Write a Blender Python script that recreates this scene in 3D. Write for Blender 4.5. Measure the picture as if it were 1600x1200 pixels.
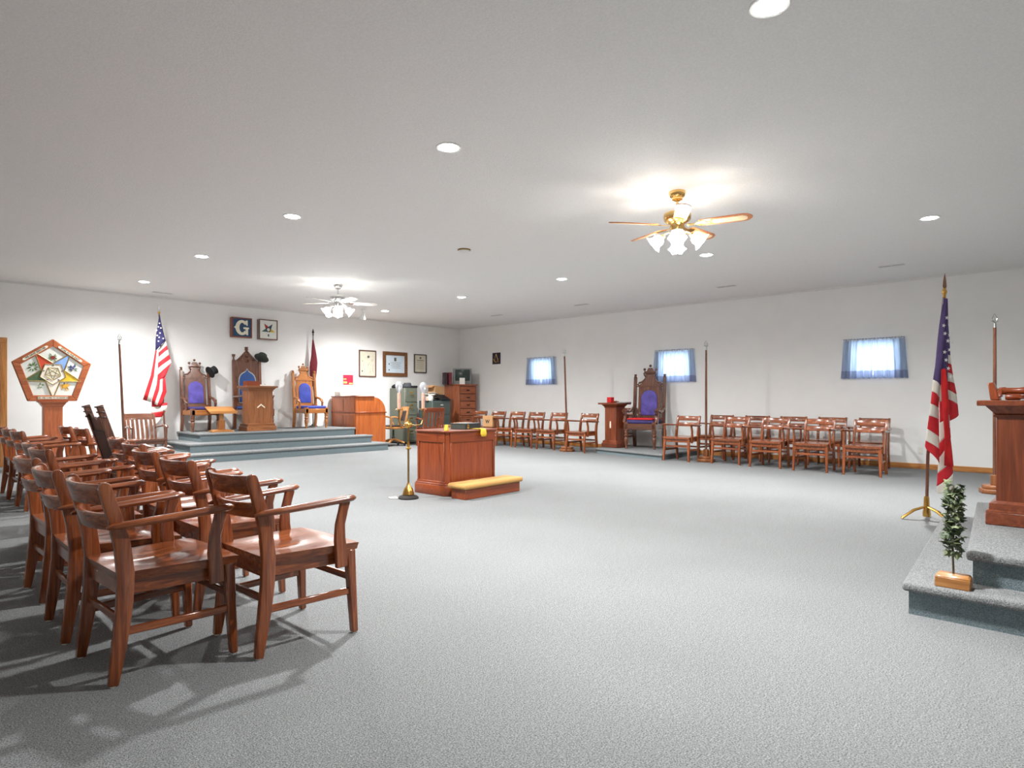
import bpy, bmesh, math, random
from mathutils import Vector, Matrix
random.seed(7)
PI = math.pi
for o in list(bpy.data.objects): bpy.data.objects.remove(o)
SC = bpy.context.scene
COL = SC.collection

# ------------------------------------------------------------------ camera
cam_d = bpy.data.cameras.new('camera'); cam = bpy.data.objects.new('camera', cam_d); COL.objects.link(cam)
cam.location = (0, 0, 1.14); cam.rotation_euler = (PI/2, 0, math.radians(-46.66))
cam_d.sensor_width = 36; cam_d.lens = 987/1600*36; cam_d.shift_y = 21/1600; cam_d.clip_end = 200
SC.camera = cam
# ------------------------------------------------------------------ world (daylight outside the small windows)
w = bpy.data.worlds.new('world'); SC.world = w; w.use_nodes = True
w.node_tree.nodes['Background'].inputs[0].default_value = (0.78, 0.9, 1, 1)
w.node_tree.nodes['Background'].inputs[1].default_value = 1.7
SC.view_settings.view_transform = 'Standard'; SC.view_settings.look = 'None'
SC.view_settings.exposure = 2.4; SC.view_settings.gamma = 1.0; SC.view_settings.use_curve_mapping = False
CAN_W = 126.0       # watts of each recessed can
CAN_LENS = 14.0    # emission of its lens
SHADE1 = 7.5      # emission of the fan shades
SHADE2 = 7.5
WALL_X, WALL_Y, CEIL = 11.8, 13.13, 3.05
WEST_Y, NORTH_X = -2.4, -1.6

# ------------------------------------------------------------------ materials
MATS = {}
def srgb(r, g, b):
    f = lambda c: ((c/255+0.055)/1.055)**2.4 if c/255 > 0.04045 else c/255/12.92
    return (f(r), f(g), f(b), 1)
def newmat(name):
    m = bpy.data.materials.new(name); m.use_nodes = True; MATS[name] = m
    nt = m.node_tree; return m, nt, nt.nodes['Principled BSDF']
def coords(nt, scale=(1, 1, 1), src='Object'):
    tc = nt.nodes.new('ShaderNodeTexCoord'); mp = nt.nodes.new('ShaderNodeMapping')
    mp.inputs['Scale'].default_value = scale; nt.links.new(tc.outputs[src], mp.inputs['Vector']); return mp
def noise(nt, mp, scale, detail=3, dist=0.0, rough=.5):
    n = nt.nodes.new('ShaderNodeTexNoise'); n.inputs['Scale'].default_value = scale
    n.inputs['Detail'].default_value = detail; n.inputs['Distortion'].default_value = dist; n.inputs['Roughness'].default_value = rough
    nt.links.new(mp.outputs[0], n.inputs['Vector']); return n
def ramp(nt, src, stops):
    r = nt.nodes.new('ShaderNodeValToRGB'); e = r.color_ramp.elements
    e[0].position, e[0].color = stops[0]; e[1].position, e[1].color = stops[-1]
    for p, c in stops[1:-1]:
        x = e.new(p); x.color = c
    nt.links.new(src, r.inputs[0]); return r
def bump(nt, src, bsdf, strength, dist=.01):
    b = nt.nodes.new('ShaderNodeBump'); b.inputs['Strength'].default_value = strength; b.inputs['Distance'].default_value = dist
    nt.links.new(src, b.inputs['Height']); nt.links.new(b.outputs[0], bsdf.inputs['Normal'])
def plain(name, c, rough=.5, metal=0., var=.08, scale=25, bmp=0., spec=.5):
    m, nt, b = newmat(name); col = srgb(*c); mp = coords(nt); n = noise(nt, mp, scale)
    lo = tuple(x*(1-var) for x in col[:3])+(1,); hi = tuple(min(1, x*(1+var)) for x in col[:3])+(1,)
    r = ramp(nt, n.outputs[0], [(.3, lo), (.7, hi)]); nt.links.new(r.outputs[0], b.inputs['Base Color'])
    b.inputs['Roughness'].default_value = rough; b.inputs['Metallic'].default_value = metal
    b.inputs['Specular IOR Level'].default_value = spec
    if bmp: bump(nt, n.outputs[0], b, bmp, .004)
    return m
def wood(name, dark, mid, light, axis='z', rough=.32, s=1., coat=.25):
    m, nt, b = newmat(name)
    sc = {'x': (1.2, 22, 22), 'y': (22, 1.2, 22), 'z': (22, 22, 1.2)}[axis]
    oi = nt.nodes.new('ShaderNodeObjectInfo')
    tc = nt.nodes.new('ShaderNodeTexCoord'); add = nt.nodes.new('ShaderNodeVectorMath'); add.operation = 'MULTIPLY_ADD'
    comb = nt.nodes.new('ShaderNodeCombineXYZ')
    for i in range(3): nt.links.new(oi.outputs['Random'], comb.inputs[i])
    add.inputs[1].default_value = (3.7, 5.1, 4.3); nt.links.new(comb.outputs[0], add.inputs[0]); nt.links.new(tc.outputs['Object'], add.inputs[2])
    mp = nt.nodes.new('ShaderNodeMapping'); mp.inputs['Scale'].default_value = tuple(x*s for x in sc)
    nt.links.new(add.outputs[0], mp.inputs['Vector'])
    n = noise(nt, mp, 1.6, 6, 1.2, .6); n2 = noise(nt, mp, 9, 3, .2, .7)
    r = ramp(nt, n.outputs[0], [(.28, srgb(*dark)), (.5, srgb(*mid)), (.72, srgb(*light))])
    mx = nt.nodes.new('ShaderNodeMix'); mx.data_type = 'RGBA'; mx.blend_type = 'MULTIPLY'; mx.inputs[0].default_value = .35
    r2 = ramp(nt, n2.outputs[0], [(.35, (.45, .4, .38, 1)), (.6, (1, 1, 1, 1))])
    nt.links.new(r.outputs[0], mx.inputs[6]); nt.links.new(r2.outputs[0], mx.inputs[7])
    hs = nt.nodes.new('ShaderNodeHueSaturation'); mr = nt.nodes.new('ShaderNodeMapRange')
    mr.inputs[3].default_value = .86; mr.inputs[4].default_value = 1.14
    nt.links.new(oi.outputs['Random'], mr.inputs[0]); nt.links.new(mr.outputs[0], hs.inputs['Value'])
    nt.links.new(mx.outputs[2], hs.inputs['Color']); nt.links.new(hs.outputs[0], b.inputs['Base Color'])
    b.inputs['Roughness'].default_value = rough; b.inputs['Coat Weight'].default_value = coat; b.inputs['Coat Roughness'].default_value = .12
    bump(nt, n2.outputs[0], b, .08, .002)
    return m
def emit(name, c, strength):
    m, nt, b = newmat(name); b.inputs['Base Color'].default_value = (1, 1, 1, 1)
    b.inputs['Emission Color'].default_value = c; b.inputs['Emission Strength'].default_value = strength; return m

# chair wood in three grain directions
for ax in 'xyz':
    wood('oak_'+ax, (86, 39, 17), (138, 71, 34), (170, 98, 53), ax, rough=.26, coat=.5)
    wood('mahogany_'+ax, (114, 48, 19), (138, 62, 26), (154, 75, 34), ax, rough=.34, s=.6)
    wood('golden_'+ax, (150, 92, 40), (190, 128, 66), (212, 154, 92), ax, rough=.4)
    wood('walnut_'+ax, (72, 40, 28), (110, 66, 46), (136, 88, 64), ax, rough=.24, coat=.7)
    wood('pedoak_'+ax, (104, 58, 28), (140, 84, 44), (160, 102, 58), ax, rough=.38)
    wood('signoak_'+ax, (134, 64, 30), (170, 90, 48), (190, 110, 64), ax, rough=.36, s=.7)
    wood('cherry_'+ax, (92, 42, 22), (124, 60, 33), (142, 76, 44), ax, rough=.34, s=.6)
    wood('honey_'+ax, (142, 82, 36), (178, 112, 54), (198, 134, 76), ax, rough=.36)
wood('darkwood', (40, 24, 20), (62, 38, 31), (80, 52, 42), 'z', rough=.4)
wood('desk_y', (150, 72, 30), (184, 98, 46), (200, 116, 62), 'z', rough=.36, s=.5)
plain('leather', (44, 34, 34), .42, var=.2, scale=60, bmp=.2)
plain('wall_paint', (240, 240, 238), .75, var=.015, scale=3)
plain('trim_paint', (226, 226, 224), .5, var=.02)
plain('white_plastic', (232, 232, 228), .4, var=.03)
plain('brass', (206, 160, 84), .24, 1., var=.1, scale=8)
plain('gold', (226, 188, 120), .2, 1., var=.08, scale=8)
plain('old_brass', (150, 120, 74), .35, 1., var=.15, scale=20)
plain('chrome', (214, 214, 212), .18, 1., var=.04)
plain('silver', (176, 178, 176), .3, 1., var=.1)
plain('black_metal', (32, 32, 34), .4, .3, var=.15)
plain('purple_velvet', (92, 80, 164), .7, var=.3, scale=9, bmp=.1)
plain('dark_purple_velvet', (52, 44, 98), .75, var=.3, scale=9, bmp=.1)
plain('blue_velvet', (56, 70, 158), .7, var=.25, scale=9, bmp=.1)
plain('royal_blue', (36, 74, 136), .7, var=.12, scale=40, bmp=.1)
plain('gold_cloth', (190, 146, 84), .9, var=.16, scale=120, bmp=.4)
plain('red_cloth', (206, 30, 34), .8, var=.12, scale=15)
plain('flag_red', (206, 36, 46), .75, var=.1, scale=14)
plain('flag_white', (232, 226, 214), .8, var=.05, scale=14)
plain('flag_blue', (44, 40, 88), .75, var=.15, scale=14)
plain('flag_blue_purple', (84, 68, 116), .75, var=.15, scale=14)
plain('maroon', (118, 30, 44), .75, var=.2, scale=14)
plain('star_white', (246, 246, 244), .7, var=.02)
plain('olive_steel', (106, 112, 98), .42, var=.06, scale=6)
plain('green_steel', (78, 92, 88), .4, var=.06, scale=6)
plain('felt_black', (30, 30, 32), .9, var=.2, scale=40, bmp=.3)
plain('felt_grey', (72, 76, 80), .9, var=.15, scale=40, bmp=.3)
plain('felt_green', (62, 68, 62), .9, var=.2, scale=40, bmp=.3)
plain('cardboard', (196, 150, 104), .85, var=.06, scale=10)
plain('paper', (236, 234, 226), .85, var=.03, scale=10)
plain('parchment', (212, 206, 186), .8, var=.05, scale=10)
plain('blue_paper', (206, 220, 230), .8, var=.03, scale=6)
plain('ink', (96, 96, 86), .8, var=.2)
plain('ink_dark', (50, 48, 44), .8, var=.2)
plain('glass_screen', (44, 58, 54), .12, var=.1, scale=4)
plain('tv_case', (128, 130, 128), .45, var=.06)
plain('leaf', (70, 84, 56), .55, var=.35, scale=30)
plain('leaf_pale', (112, 122, 84), .55, var=.3, scale=30)
plain('stem', (92, 82, 60), .8, var=.2)
plain('bulb_glass_glare', (226, 228, 232), .12, var=.05, scale=30)
plain('candle', (206, 160, 140), .5, var=.1)
plain('navy_felt', (34, 32, 52), .8, var=.12)
plain('sign_blue', (34, 70, 104), .6, var=.18, scale=9)
plain('cream', (232, 226, 202), .6, var=.05)
plain('sign_white', (222, 224, 216), .5, var=.03)
plain('lead_gold', (150, 128, 78), .4, .4, var=.2)
plain('c_red', (206, 70, 34), .5, var=.15, scale=14)
plain('c_bluelight', (126, 160, 216), .5, var=.15, scale=14)
plain('c_green', (72, 96, 60), .5, var=.2, scale=14)
plain('c_yellow', (222, 182, 40), .5, var=.15, scale=14)
plain('c_white', (238, 226, 212), .5, var=.04)
plain('c_rose', (130, 30, 34), .6, var=.2)
plain('c_violet', (60, 66, 110), .6, var=.3)
plain('c_leaf', (98, 130, 76), .6, var=.25)
plain('c_orange', (222, 160, 40), .6, var=.2)
plain('star_red', (160, 40, 44), .5, var=.1)
plain('star_navy', (40, 58, 84), .5, var=.1)
plain('star_green', (44, 90, 84), .5, var=.1)
plain('poster_red', (190, 40, 70), .6, var=.3, scale=12)
plain('poster_yellow', (226, 190, 110), .6, var=.2, scale=12)
plain('yellow_cloth', (232, 196, 60), .8, var=.1)
plain('book_cover', (38, 46, 48), .5, var=.15)
plain('binder_red', (110, 34, 44), .5, var=.12)
plain('binder_dark', (52, 30, 40), .5, var=.12)
plain('dark_slot', (40, 40, 40), .8, var=.1)
plain('frame_dark', (92, 56, 40), .45, var=.2, scale=40)
plain('frame_carved', (118, 78, 44), .45, var=.45, scale=60, bmp=.6)
plain('frame_black', (64, 60, 56), .45, var=.15)
plain('cane', (236, 210, 168), .6, var=.14, scale=160)
plain('fan_blade', (196, 122, 76), .35, var=.15, scale=20)
plain('fan_white', (226, 224, 218), .35, var=.03)
plain('rubber', (226, 222, 212), .6, var=.05)
plain('kneel_dark', (30, 24, 22), .8)
_b = MATS['bulb_glass_glare'].node_tree.nodes['Principled BSDF']; _b.inputs['Transmission Weight'].default_value = .55; _b.inputs['Roughness'].default_value = .04  # milky white left in the clear glass stands in for its glare
emit('lens_glow', (1, .99, .97, 1), CAN_LENS)
emit('shade_glow', (1, .98, .94, 1), SHADE1)
emit('shade_glow_far', (1, .97, .93, 1), SHADE2)
emit('spot_glow', (1, .97, .93, 1), 10)

def carpet_mat(name, lo, hi, bs):
    m, nt, b = newmat(name); mp = coords(nt)
    n1 = noise(nt, mp, 170, 2, 0, .7); n2 = noise(nt, mp, 45, 3, 0, .6); n3 = noise(nt, mp, 1.1, 3)
    r = ramp(nt, n1.outputs[0], [(.3, srgb(*lo)), (.7, srgb(*hi))])
    r2 = ramp(nt, n2.outputs[0], [(.25, (.78, .78, .78, 1)), (.75, (1.0, 1.0, 1.0, 1))])
    r3 = ramp(nt, n3.outputs[0], [(.3, (.93, .93, .93, 1)), (.7, (1, 1, 1, 1))])
    mx = nt.nodes.new('ShaderNodeMix'); mx.data_type = 'RGBA'; mx.blend_type = 'MULTIPLY'; mx.inputs[0].default_value = 1
    nt.links.new(r.outputs[0], mx.inputs[6]); nt.links.new(r2.outputs[0], mx.inputs[7])
    m2 = nt.nodes.new('ShaderNodeMix'); m2.data_type = 'RGBA'; m2.blend_type = 'MULTIPLY'; m2.inputs[0].default_value = 1
    nt.links.new(mx.outputs[2], m2.inputs[6]); nt.links.new(r3.outputs[0], m2.inputs[7])
    nt.links.new(m2.outputs[2], b.inputs['Base Color']); b.inputs['Roughness'].default_value = .95
    b.inputs['Specular IOR Level'].default_value = .15
    bump(nt, n1.outputs[0], b, bs, .01)
carpet_mat('carpet', (88, 90, 91), (174, 176, 176), .7)
carpet_mat('carpet_riser_shade', (96, 112, 118), (150, 164, 168), .5)  # riser carpet, its bluish shade put into the colour
def ceiling_mat():
    m, nt, b = newmat('ceiling_stipple'); mp = coords(nt)
    n = noise(nt, mp, 75, 3, .3, .6)
    r = ramp(nt, n.outputs[0], [(.3, srgb(234, 233, 231)), (.7, srgb(244, 243, 241))])
    nt.links.new(r.outputs[0], b.inputs['Base Color']); b.inputs['Roughness'].default_value = .9
    bump(nt, n.outputs[0], b, .35, .012)
ceiling_mat()
def curtain_mat(name, c, tr):
    m, nt, b = newmat(name); mp = coords(nt, (1, 30, 1)); n = noise(nt, mp, 4, 3)
    col = srgb(*c); r = ramp(nt, n.outputs[0], [(.3, tuple(x*.8 for x in col[:3])+(1,)), (.7, col)])
    t = nt.nodes.new('ShaderNodeBsdfTranslucent'); mix = nt.nodes.new('ShaderNodeMixShader'); mix.inputs[0].default_value = tr
    nt.links.new(r.outputs[0], b.inputs['Base Color']); nt.links.new(r.outputs[0], t.inputs[0]); b.inputs['Roughness'].default_value = .9
    nt.links.new(b.outputs[0], mix.inputs[1]); nt.links.new(t.outputs[0], mix.inputs[2])
    nt.links.new(mix.outputs[0], nt.nodes['Material Output'].inputs[0])
curtain_mat('curtain_cloth', (196, 212, 234), .6)
curtain_mat('curtain_hem', (156, 168, 200), .45)
def glass_mat():
    m, nt, b = newmat('window_glass'); t = nt.nodes.new('ShaderNodeBsdfTransparent'); g = nt.nodes.new('ShaderNodeBsdfGlossy')
    g.inputs['Roughness'].default_value = .03; mix = nt.nodes.new('ShaderNodeMixShader'); mix.inputs[0].default_value = .06
    nt.links.new(t.outputs[0], mix.inputs[1]); nt.links.new(g.outputs[0], mix.inputs[2]); nt.links.new(mix.outputs[0], nt.nodes['Material Output'].inputs[0])
glass_mat()

# ------------------------------------------------------------------ mesh builder
class MB:
    def __init__(s): s.v = []; s.f = []; s.m = []; s.cur = 0
    def add(s, vs, fs):
        o = len(s.v); s.v += [tuple(x) for x in vs]
        for f in fs: s.f.append([i+o for i in f]); s.m.append(s.cur)
        return s
    def box(s, x0, x1, y0, y1, z0, z1):
        return s.add([(x, y, z) for z in (z0, z1) for y in (y0, y1) for x in (x0, x1)],
                     [(0, 2, 3, 1), (4, 5, 7, 6), (0, 1, 5, 4), (2, 6, 7, 3), (0, 4, 6, 2), (1, 3, 7, 5)])
    def cbox(s, c, d): return s.box(c[0]-d[0]/2, c[0]+d[0]/2, c[1]-d[1]/2, c[1]+d[1]/2, c[2]-d[2]/2, c[2]+d[2]/2)
    def prism(s, poly, axis, a, b):
        n = len(poly)
        def P(p, t): return {'x': (t, p[0], p[1]), 'y': (p[0], t, p[1]), 'z': (p[0], p[1], t)}[axis]
        return s.add([P(p, a) for p in poly]+[P(p, b) for p in poly],
                     [list(range(n))[::-1], list(range(n, 2*n))]+[(i, (i+1) % n, n+(i+1) % n, n+i) for i in range(n)])
    def frustum(s, c0, d0, z0, c1, d1, z1):
        q = lambda c, d, z: [(c[0]-d[0]/2, c[1]-d[1]/2, z), (c[0]+d[0]/2, c[1]-d[1]/2, z), (c[0]+d[0]/2, c[1]+d[1]/2, z), (c[0]-d[0]/2, c[1]+d[1]/2, z)]
        return s.add(q(c0, d0, z0)+q(c1, d1, z1), [(3, 2, 1, 0), (4, 5, 6, 7)]+[(i, (i+1) % 4, 4+(i+1) % 4, 4+i) for i in range(4)])
    def lathe(s, prof, n=16, c=(0, 0, 0), M=None, ruffle=0, cap=True):
        vs = []
        for k, (r, z) in enumerate(prof):
            for i in range(n):
                a = 2*PI*i/n; rr = r*(1+(ruffle*(k/(len(prof)-1))**2*math.cos(6*a)))
                p = Vector((rr*math.cos(a), rr*math.sin(a), z))
                if M is not None: p = M @ p
                vs.append(p+Vector(c))
        fs = []
        for k in range(len(prof)-1):
            for i in range(n): fs.append((k*n+i, k*n+(i+1) % n, (k+1)*n+(i+1) % n, (k+1)*n+i))
        if cap: fs += [list(range(n))[::-1], list(range((len(prof)-1)*n, len(prof)*n))]
        return s.add(vs, fs)
    def tube(s, pts, r, n=10, sx=1., sy=1.):
        pts = [Vector(p) for p in pts]; L = len(pts); rs = r if isinstance(r, (list, tuple)) else [r]*L
        vs = []; 
        for k, p in enumerate(pts):
            t = (pts[min(k+1, L-1)]-pts[max(k-1, 0)]).normalized()
            up = Vector((0, 0, 1)) if abs(t.z) < .9 else Vector((0, 1, 0))
            a = t.cross(up).normalized(); b = a.cross(t).normalized()
            for i in range(n):
                q = 2*PI*i/n; vs.append(p+a*math.cos(q)*rs[k]*sx+b*math.sin(q)*rs[k]*sy)
        fs = [(k*n+i, k*n+(i+1) % n, (k+1)*n+(i+1) % n, (k+1)*n+i) for k in range(L-1) for i in range(n)]
        fs += [list(range(n))[::-1], list(range((L-1)*n, L*n))]
        return s.add(vs, fs)
    def ball(s, c, r, n=12, sz=1.):
        return s.lathe([(max(1e-4, r*math.sin(PI*k/8)), -r*sz*math.cos(PI*k/8)) for k in range(9)], n, c)
    def strip(s, cl, ws, axis, a, b, round_end=False):
        """flat board following a 2-d centre line with widths, extruded along axis"""
        L = []; R = []
        for k, p in enumerate(cl):
            q0 = cl[max(k-1, 0)]; q1 = cl[min(k+1, len(cl)-1)]; t = Vector((q1[0]-q0[0], q1[1]-q0[1])).normalized()
            nn = Vector((-t.y, t.x))*ws[k]/2; L.append((p[0]+nn.x, p[1]+nn.y)); R.append((p[0]-nn.x, p[1]-nn.y))
        mid = []
        if round_end:
            t = Vector((cl[-1][0]-cl[-2][0], cl[-1][1]-cl[-2][1])).normalized(); nn = Vector((-t.y, t.x)); h = ws[-1]/2
            mid = [(cl[-1][0]+nn.x*h*math.cos(q)+t.x*h*math.sin(q), cl[-1][1]+nn.y*h*math.cos(q)+t.y*h*math.sin(q)) for q in [PI*i/6 for i in range(1, 6)]]
        return s.prism(R+mid[::-1]+L[::-1], axis, a, b)
    def build(s, name, mat, parent=None, bev=0., smooth=True, seg=1):
        me = bpy.data.meshes.new(name); bm = bmesh.new()
        vs = [bm.verts.new(v) for v in s.v]
        for f, mi in zip(s.f, s.m):
            try: bf = bm.faces.new([vs[i] for i in f]); bf.material_index = mi
            except ValueError: pass
        bmesh.ops.recalc_face_normals(bm, faces=bm.faces)
        if bev:
            ed = [e for e in bm.edges if len(e.link_faces) == 2 and e.calc_face_angle(0) > .6]
            bmesh.ops.bevel(bm, geom=ed, offset=bev, segments=seg, profile=.5, affect='EDGES', clamp_overlap=True)
        bm.to_mesh(me); bm.free()
        for m in (mat if isinstance(mat, (list, tuple)) else [mat]): me.materials.append(MATS[m])
        if smooth:
            me.polygons.foreach_set('use_smooth', [True]*len(me.polygons)); me.set_sharp_from_angle(angle=math.radians(38))
        o = bpy.data.objects.new(name, me); COL.objects.link(o); o.parent = parent
        return o
def tag(o, label=None, cat=None, group=None, kind=None):
    for k, v in (('label', label), ('category', cat), ('group', group), ('kind', kind)):
        if v: o[k] = v
    return o
def thing(name, label, cat, loc=(0, 0, 0), rotz=0., group=None, rot=None):
    o = bpy.data.objects.new(name, None); COL.objects.link(o); o.empty_display_size = .1
    o.location = loc; o.rotation_euler = rot if rot else (0, 0, rotz); return tag(o, label, cat, group)
def dup(root, loc, rotz, label=None, group=None):
    def cp(o, par):
        c = o.copy(); COL.objects.link(c); c.parent = par
        for ch in [x for x in o.children]: cp(ch, c)
        return c
    kids = list(root.children); r = root.copy(); COL.objects.link(r); r.location = loc; r.rotation_euler = (0, 0, rotz)
    for ch in kids: cp(ch, r)
    if label: r['label'] = label
    if group: r['group'] = group
    return r
def text(name, s, size, mat, parent, M, extrude=.0008):
    cu = bpy.data.curves.new(name, 'FONT'); cu.body = s; cu.size = size; cu.align_x = 'CENTER'; cu.align_y = 'CENTER'; cu.extrude = extrude; cu.offset = size*.03
    t = bpy.data.objects.new('tmp', cu); me = bpy.data.meshes.new_from_object(t); bpy.data.objects.remove(t)
    me.transform(M); me.materials.clear(); me.materials.append(MATS[mat]); me.name = name
    o = bpy.data.objects.new(name, me); COL.objects.link(o); o.parent = parent; return o
UPRIGHT = Matrix.Rotation(PI/2, 4, 'X')   # xy drawing -> xz, facing -y

# ------------------------------------------------------------------ room shell
def struct(o): o['kind'] = 'structure'; return o
struct(MB().box(NORTH_X-.2, WALL_X+.2, WEST_Y-.2, WALL_Y+.2, -.1, 0).build('floor', 'carpet', smooth=False))
struct(MB().box(NORTH_X-.2, WALL_X+.2, WEST_Y-.2, WALL_Y+.2, CEIL, CEIL+.1).build('ceiling', 'ceiling_stipple', smooth=False))
DOOR = (.92, 1.76, 2.03)
wb = MB()
wb.box(NORTH_X-.2, DOOR[0], WALL_Y, WALL_Y+.15, 0, CEIL); wb.box(DOOR[1], WALL_X+.2, WALL_Y, WALL_Y+.15, 0, CEIL); wb.box(DOOR[0], DOOR[1], WALL_Y, WALL_Y+.15, DOOR[2], CEIL)
struct(wb.build('wall_back', 'wall_paint', smooth=False))
WIN = [(10.13, .31), (6.51, .31), (2.84, .32)]; WZ = (1.49, 2.05)
wr = MB(); y = WALL_Y
for c, h in WIN:
    wr.box(WALL_X, WALL_X+.16, c+h, y, 0, CEIL); wr.box(WALL_X, WALL_X+.16, c-h, c+h, 0, WZ[0]); wr.box(WALL_X, WALL_X+.16, c-h, c+h, WZ[1], CEIL); y = c-h
wr.box(WALL_X, WALL_X+.16, WEST_Y-.2, y, 0, CEIL)
struct(wr.build('wall_right', 'wall_paint', smooth=False))
struct(MB().box(NORTH_X-.15, NORTH_X, WEST_Y-.2, WALL_Y+.2, 0, CEIL).build('wall_left', 'wall_paint', smooth=False))
struct(MB().box(NORTH_X-.2, WALL_X+.2, WEST_Y-.15, WEST_Y, 0, CEIL).build('wall_front', 'wall_paint', smooth=False))
struct(MB().box(WALL_X-.016, WALL_X, WEST_Y, WALL_Y, 0, .085).build('baseboard_right', 'golden_y', bev=.004))
struct(MB().box(DOOR[1]+.09, WALL_X-.016, WALL_Y-.016, WALL_Y, 0, .085).build('baseboard_back', 'golden_x', bev=.004))
struct(MB().prism([(WALL_X, CEIL), (WALL_X, CEIL-.03), (WALL_X-.012, CEIL-.03), (WALL_X-.03, CEIL-.01), (WALL_X-.03, CEIL)], 'y', WEST_Y, WALL_Y).build('trim_1', 'trim_paint', smooth=False))
struct(MB().prism([(WALL_Y, CEIL), (WALL_Y, CEIL-.03), (WALL_Y-.012, CEIL-.03), (WALL_Y-.03, CEIL-.01), (WALL_Y-.03, CEIL)], 'x', NORTH_X, WALL_X).build('trim_2', 'trim_paint', smooth=False))
# door in the back wall
d = thing('door_1', None, None, ((DOOR[0]+DOOR[1])/2, WALL_Y, 0)); d['kind'] = 'structure'
dw = (DOOR[1]-DOOR[0])/2
for s in (-1, 1):
    MB().box(*sorted((s*dw, s*(dw+.09))), -.022, 0, 0, DOOR[2]).build('casing', 'golden_z', d, bev=.004)
MB().box(-dw-.09, dw+.09, -.022, 0, DOOR[2], DOOR[2]+.09).build('casing', 'golden_x', d, bev=.004)
sl = MB().box(-dw, dw, .04, .08, 0, DOOR[2]).build('door_slab', 'golden_z', d)
MB().lathe([(.012, 0), (.012, .03), (.026, .045), (.028, .06), (.012, .075)], 12, (.34, .04, 1.0), Matrix.Rotation(PI/2, 4, 'X')).build('door_knob', 'brass', sl)
# windows
for i, (c, h) in enumerate(WIN):
    wn = thing('window_%d' % (i+1), None, None, (WALL_X+.08, c, WZ[0])); wn['kind'] = 'structure'; H = WZ[1]-WZ[0]
    f = MB(); t = .035
    f.box(-.02, .03, -h, -h+t, 0, H); f.box(-.02, .03, h-t, h, 0, H); f.box(-.02, .03, -h+t, h-t, 0, t); f.box(-.02, .03, -h+t, h-t, H-t, H); f.box(-.018, .028, -.014, .014, t, H-t)
    f.build('window_frame', 'white_plastic', wn, bev=.003)
    for s in (-1, 1):
        MB().box(.002, .006, *sorted((s*.014, s*(h-t))), t, H-t).build('pane', 'window_glass', wn, smooth=False)
# curtains
CL = ['short blue curtain on the window nearest the standing flag by the tall pedestal', 'short blue curtain behind the throne with the red cloth', 'short blue curtain between the small compass plaque and the row of chairs']
def curtain(c, half, label, seed):
    rnd = random.Random(seed)
    cu = thing('curtain', label, 'curtain', (WALL_X, c, 1.46), 0, 'window curtains')
    H = .64; N = 150; NZ = 12
    ph = [rnd.uniform(0, 6.28) for _ in range(4)]
    def P(u, v):          # u -1..1 across, v 0 top..1 bottom
        flare = 1+.10*v; yy = u*half*flare
        a = .010+.020*v; k = 26+3*math.sin(ph[0])
        xx = -.045+a*math.sin(k*u+1.2*math.sin(5*u+ph[1])+ph[2])+.006*math.sin(61*u+ph[3])
        return (xx, yy, H*(1-v)+.004*math.sin(40*u))
    for nm, mt, v0, v1 in (('cloth', 'curtain_cloth', 0., .8), ('hem', 'curtain_hem', .8, 1.)):
        for s0, s1 in ((-1, -.004), (.004, 1)):
            n = N//2; m = MB(); nz = NZ if nm == 'cloth' else 3
            m.add([P(s0+(s1-s0)*i/n, v0+(v1-v0)*j/nz) for j in range(nz+1) for i in range(n+1)],
                  [(j*(n+1)+i, j*(n+1)+i+1, (j+1)*(n+1)+i+1, (j+1)*(n+1)+i) for j in range(nz) for i in range(n)])
            m.build(nm, mt, cu)
    hd = MB(); n = N; vs = []
    for j in range(4):
        for i in range(n+1):
            u = -1+2*i/n; vs.append((-.045+.014*math.sin(47*u+j*.3)+(.006 if j in (1, 2) else 0), u*half, H+.006*j+(.012*abs(math.sin(33*u)) if j == 3 else 0)))
    hd.add(vs, [(j*(n+1)+i, j*(n+1)+i+1, (j+1)*(n+1)+i+1, (j+1)*(n+1)+i) for j in range(3) for i in range(n)])
    hd.build('gathered_heading', 'curtain_hem', cu)
    MB().tube([(-.001, -half, H+.008), (-.045, -half, H+.008), (-.045, half, H+.008), (-.001, half, H+.008)], .007, 8).build('rod', 'white_plastic', cu)
curtain(WIN[2][0], .455, CL[0], 1); curtain(WIN[1][0], .44, CL[1], 2); curtain(WIN[0][0], .455, CL[2], 3)

# ------------------------------------------------------------------ carpeted daises
def step_mesh(poly, z0, z1, name, parent, nose=.028):
    """polygon counter-clockwise; riser plus overhanging rounded nosing"""
    m = MB(); m.prism(poly, 'z', z0, z1-.045)
    cx = sum(p[0] for p in poly)/len(poly); cy = sum(p[1] for p in poly)/len(poly)
    n = len(poly); out = []
    for i in range(n):
        p0, p1, p2 = Vector(poly[i-1]), Vector(poly[i]), Vector(poly[(i+1) % n])
        e1 = (p1-p0).normalized(); e2 = (p2-p1).normalized()
        n1 = Vector((e1.y, -e1.x)); n2 = Vector((e2.y, -e2.x)); b = (n1+n2); b = b/max(.3, b.dot(n1))
        out.append(tuple(p1+b*nose))
    a = MB(); a.prism(out, 'z', z1-.045, z1)
    s = m.build(name, 'carpet_riser_shade', parent, smooth=False)
    a.build('nosing', 'carpet', s, bev=.016, seg=3)
    return s
STEP = .162; DZ = 3*STEP
de = thing('dais', 'wide grey carpeted three-step dais under the thrones at the back wall', 'platform', (6.1, 12.2, 0))
def rel(poly, c): return [(x-c[0], y-c[1]) for x, y in poly]
cE = (6.1, 12.2); YB = WALL_Y-.05
step_mesh(rel([(3.92, 11.40), (8.15, 11.40), (8.15, 12.02), (7.71, 12.02), (7.71, YB), (3.92, YB)], cE), 0, STEP, 'step', de)
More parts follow.
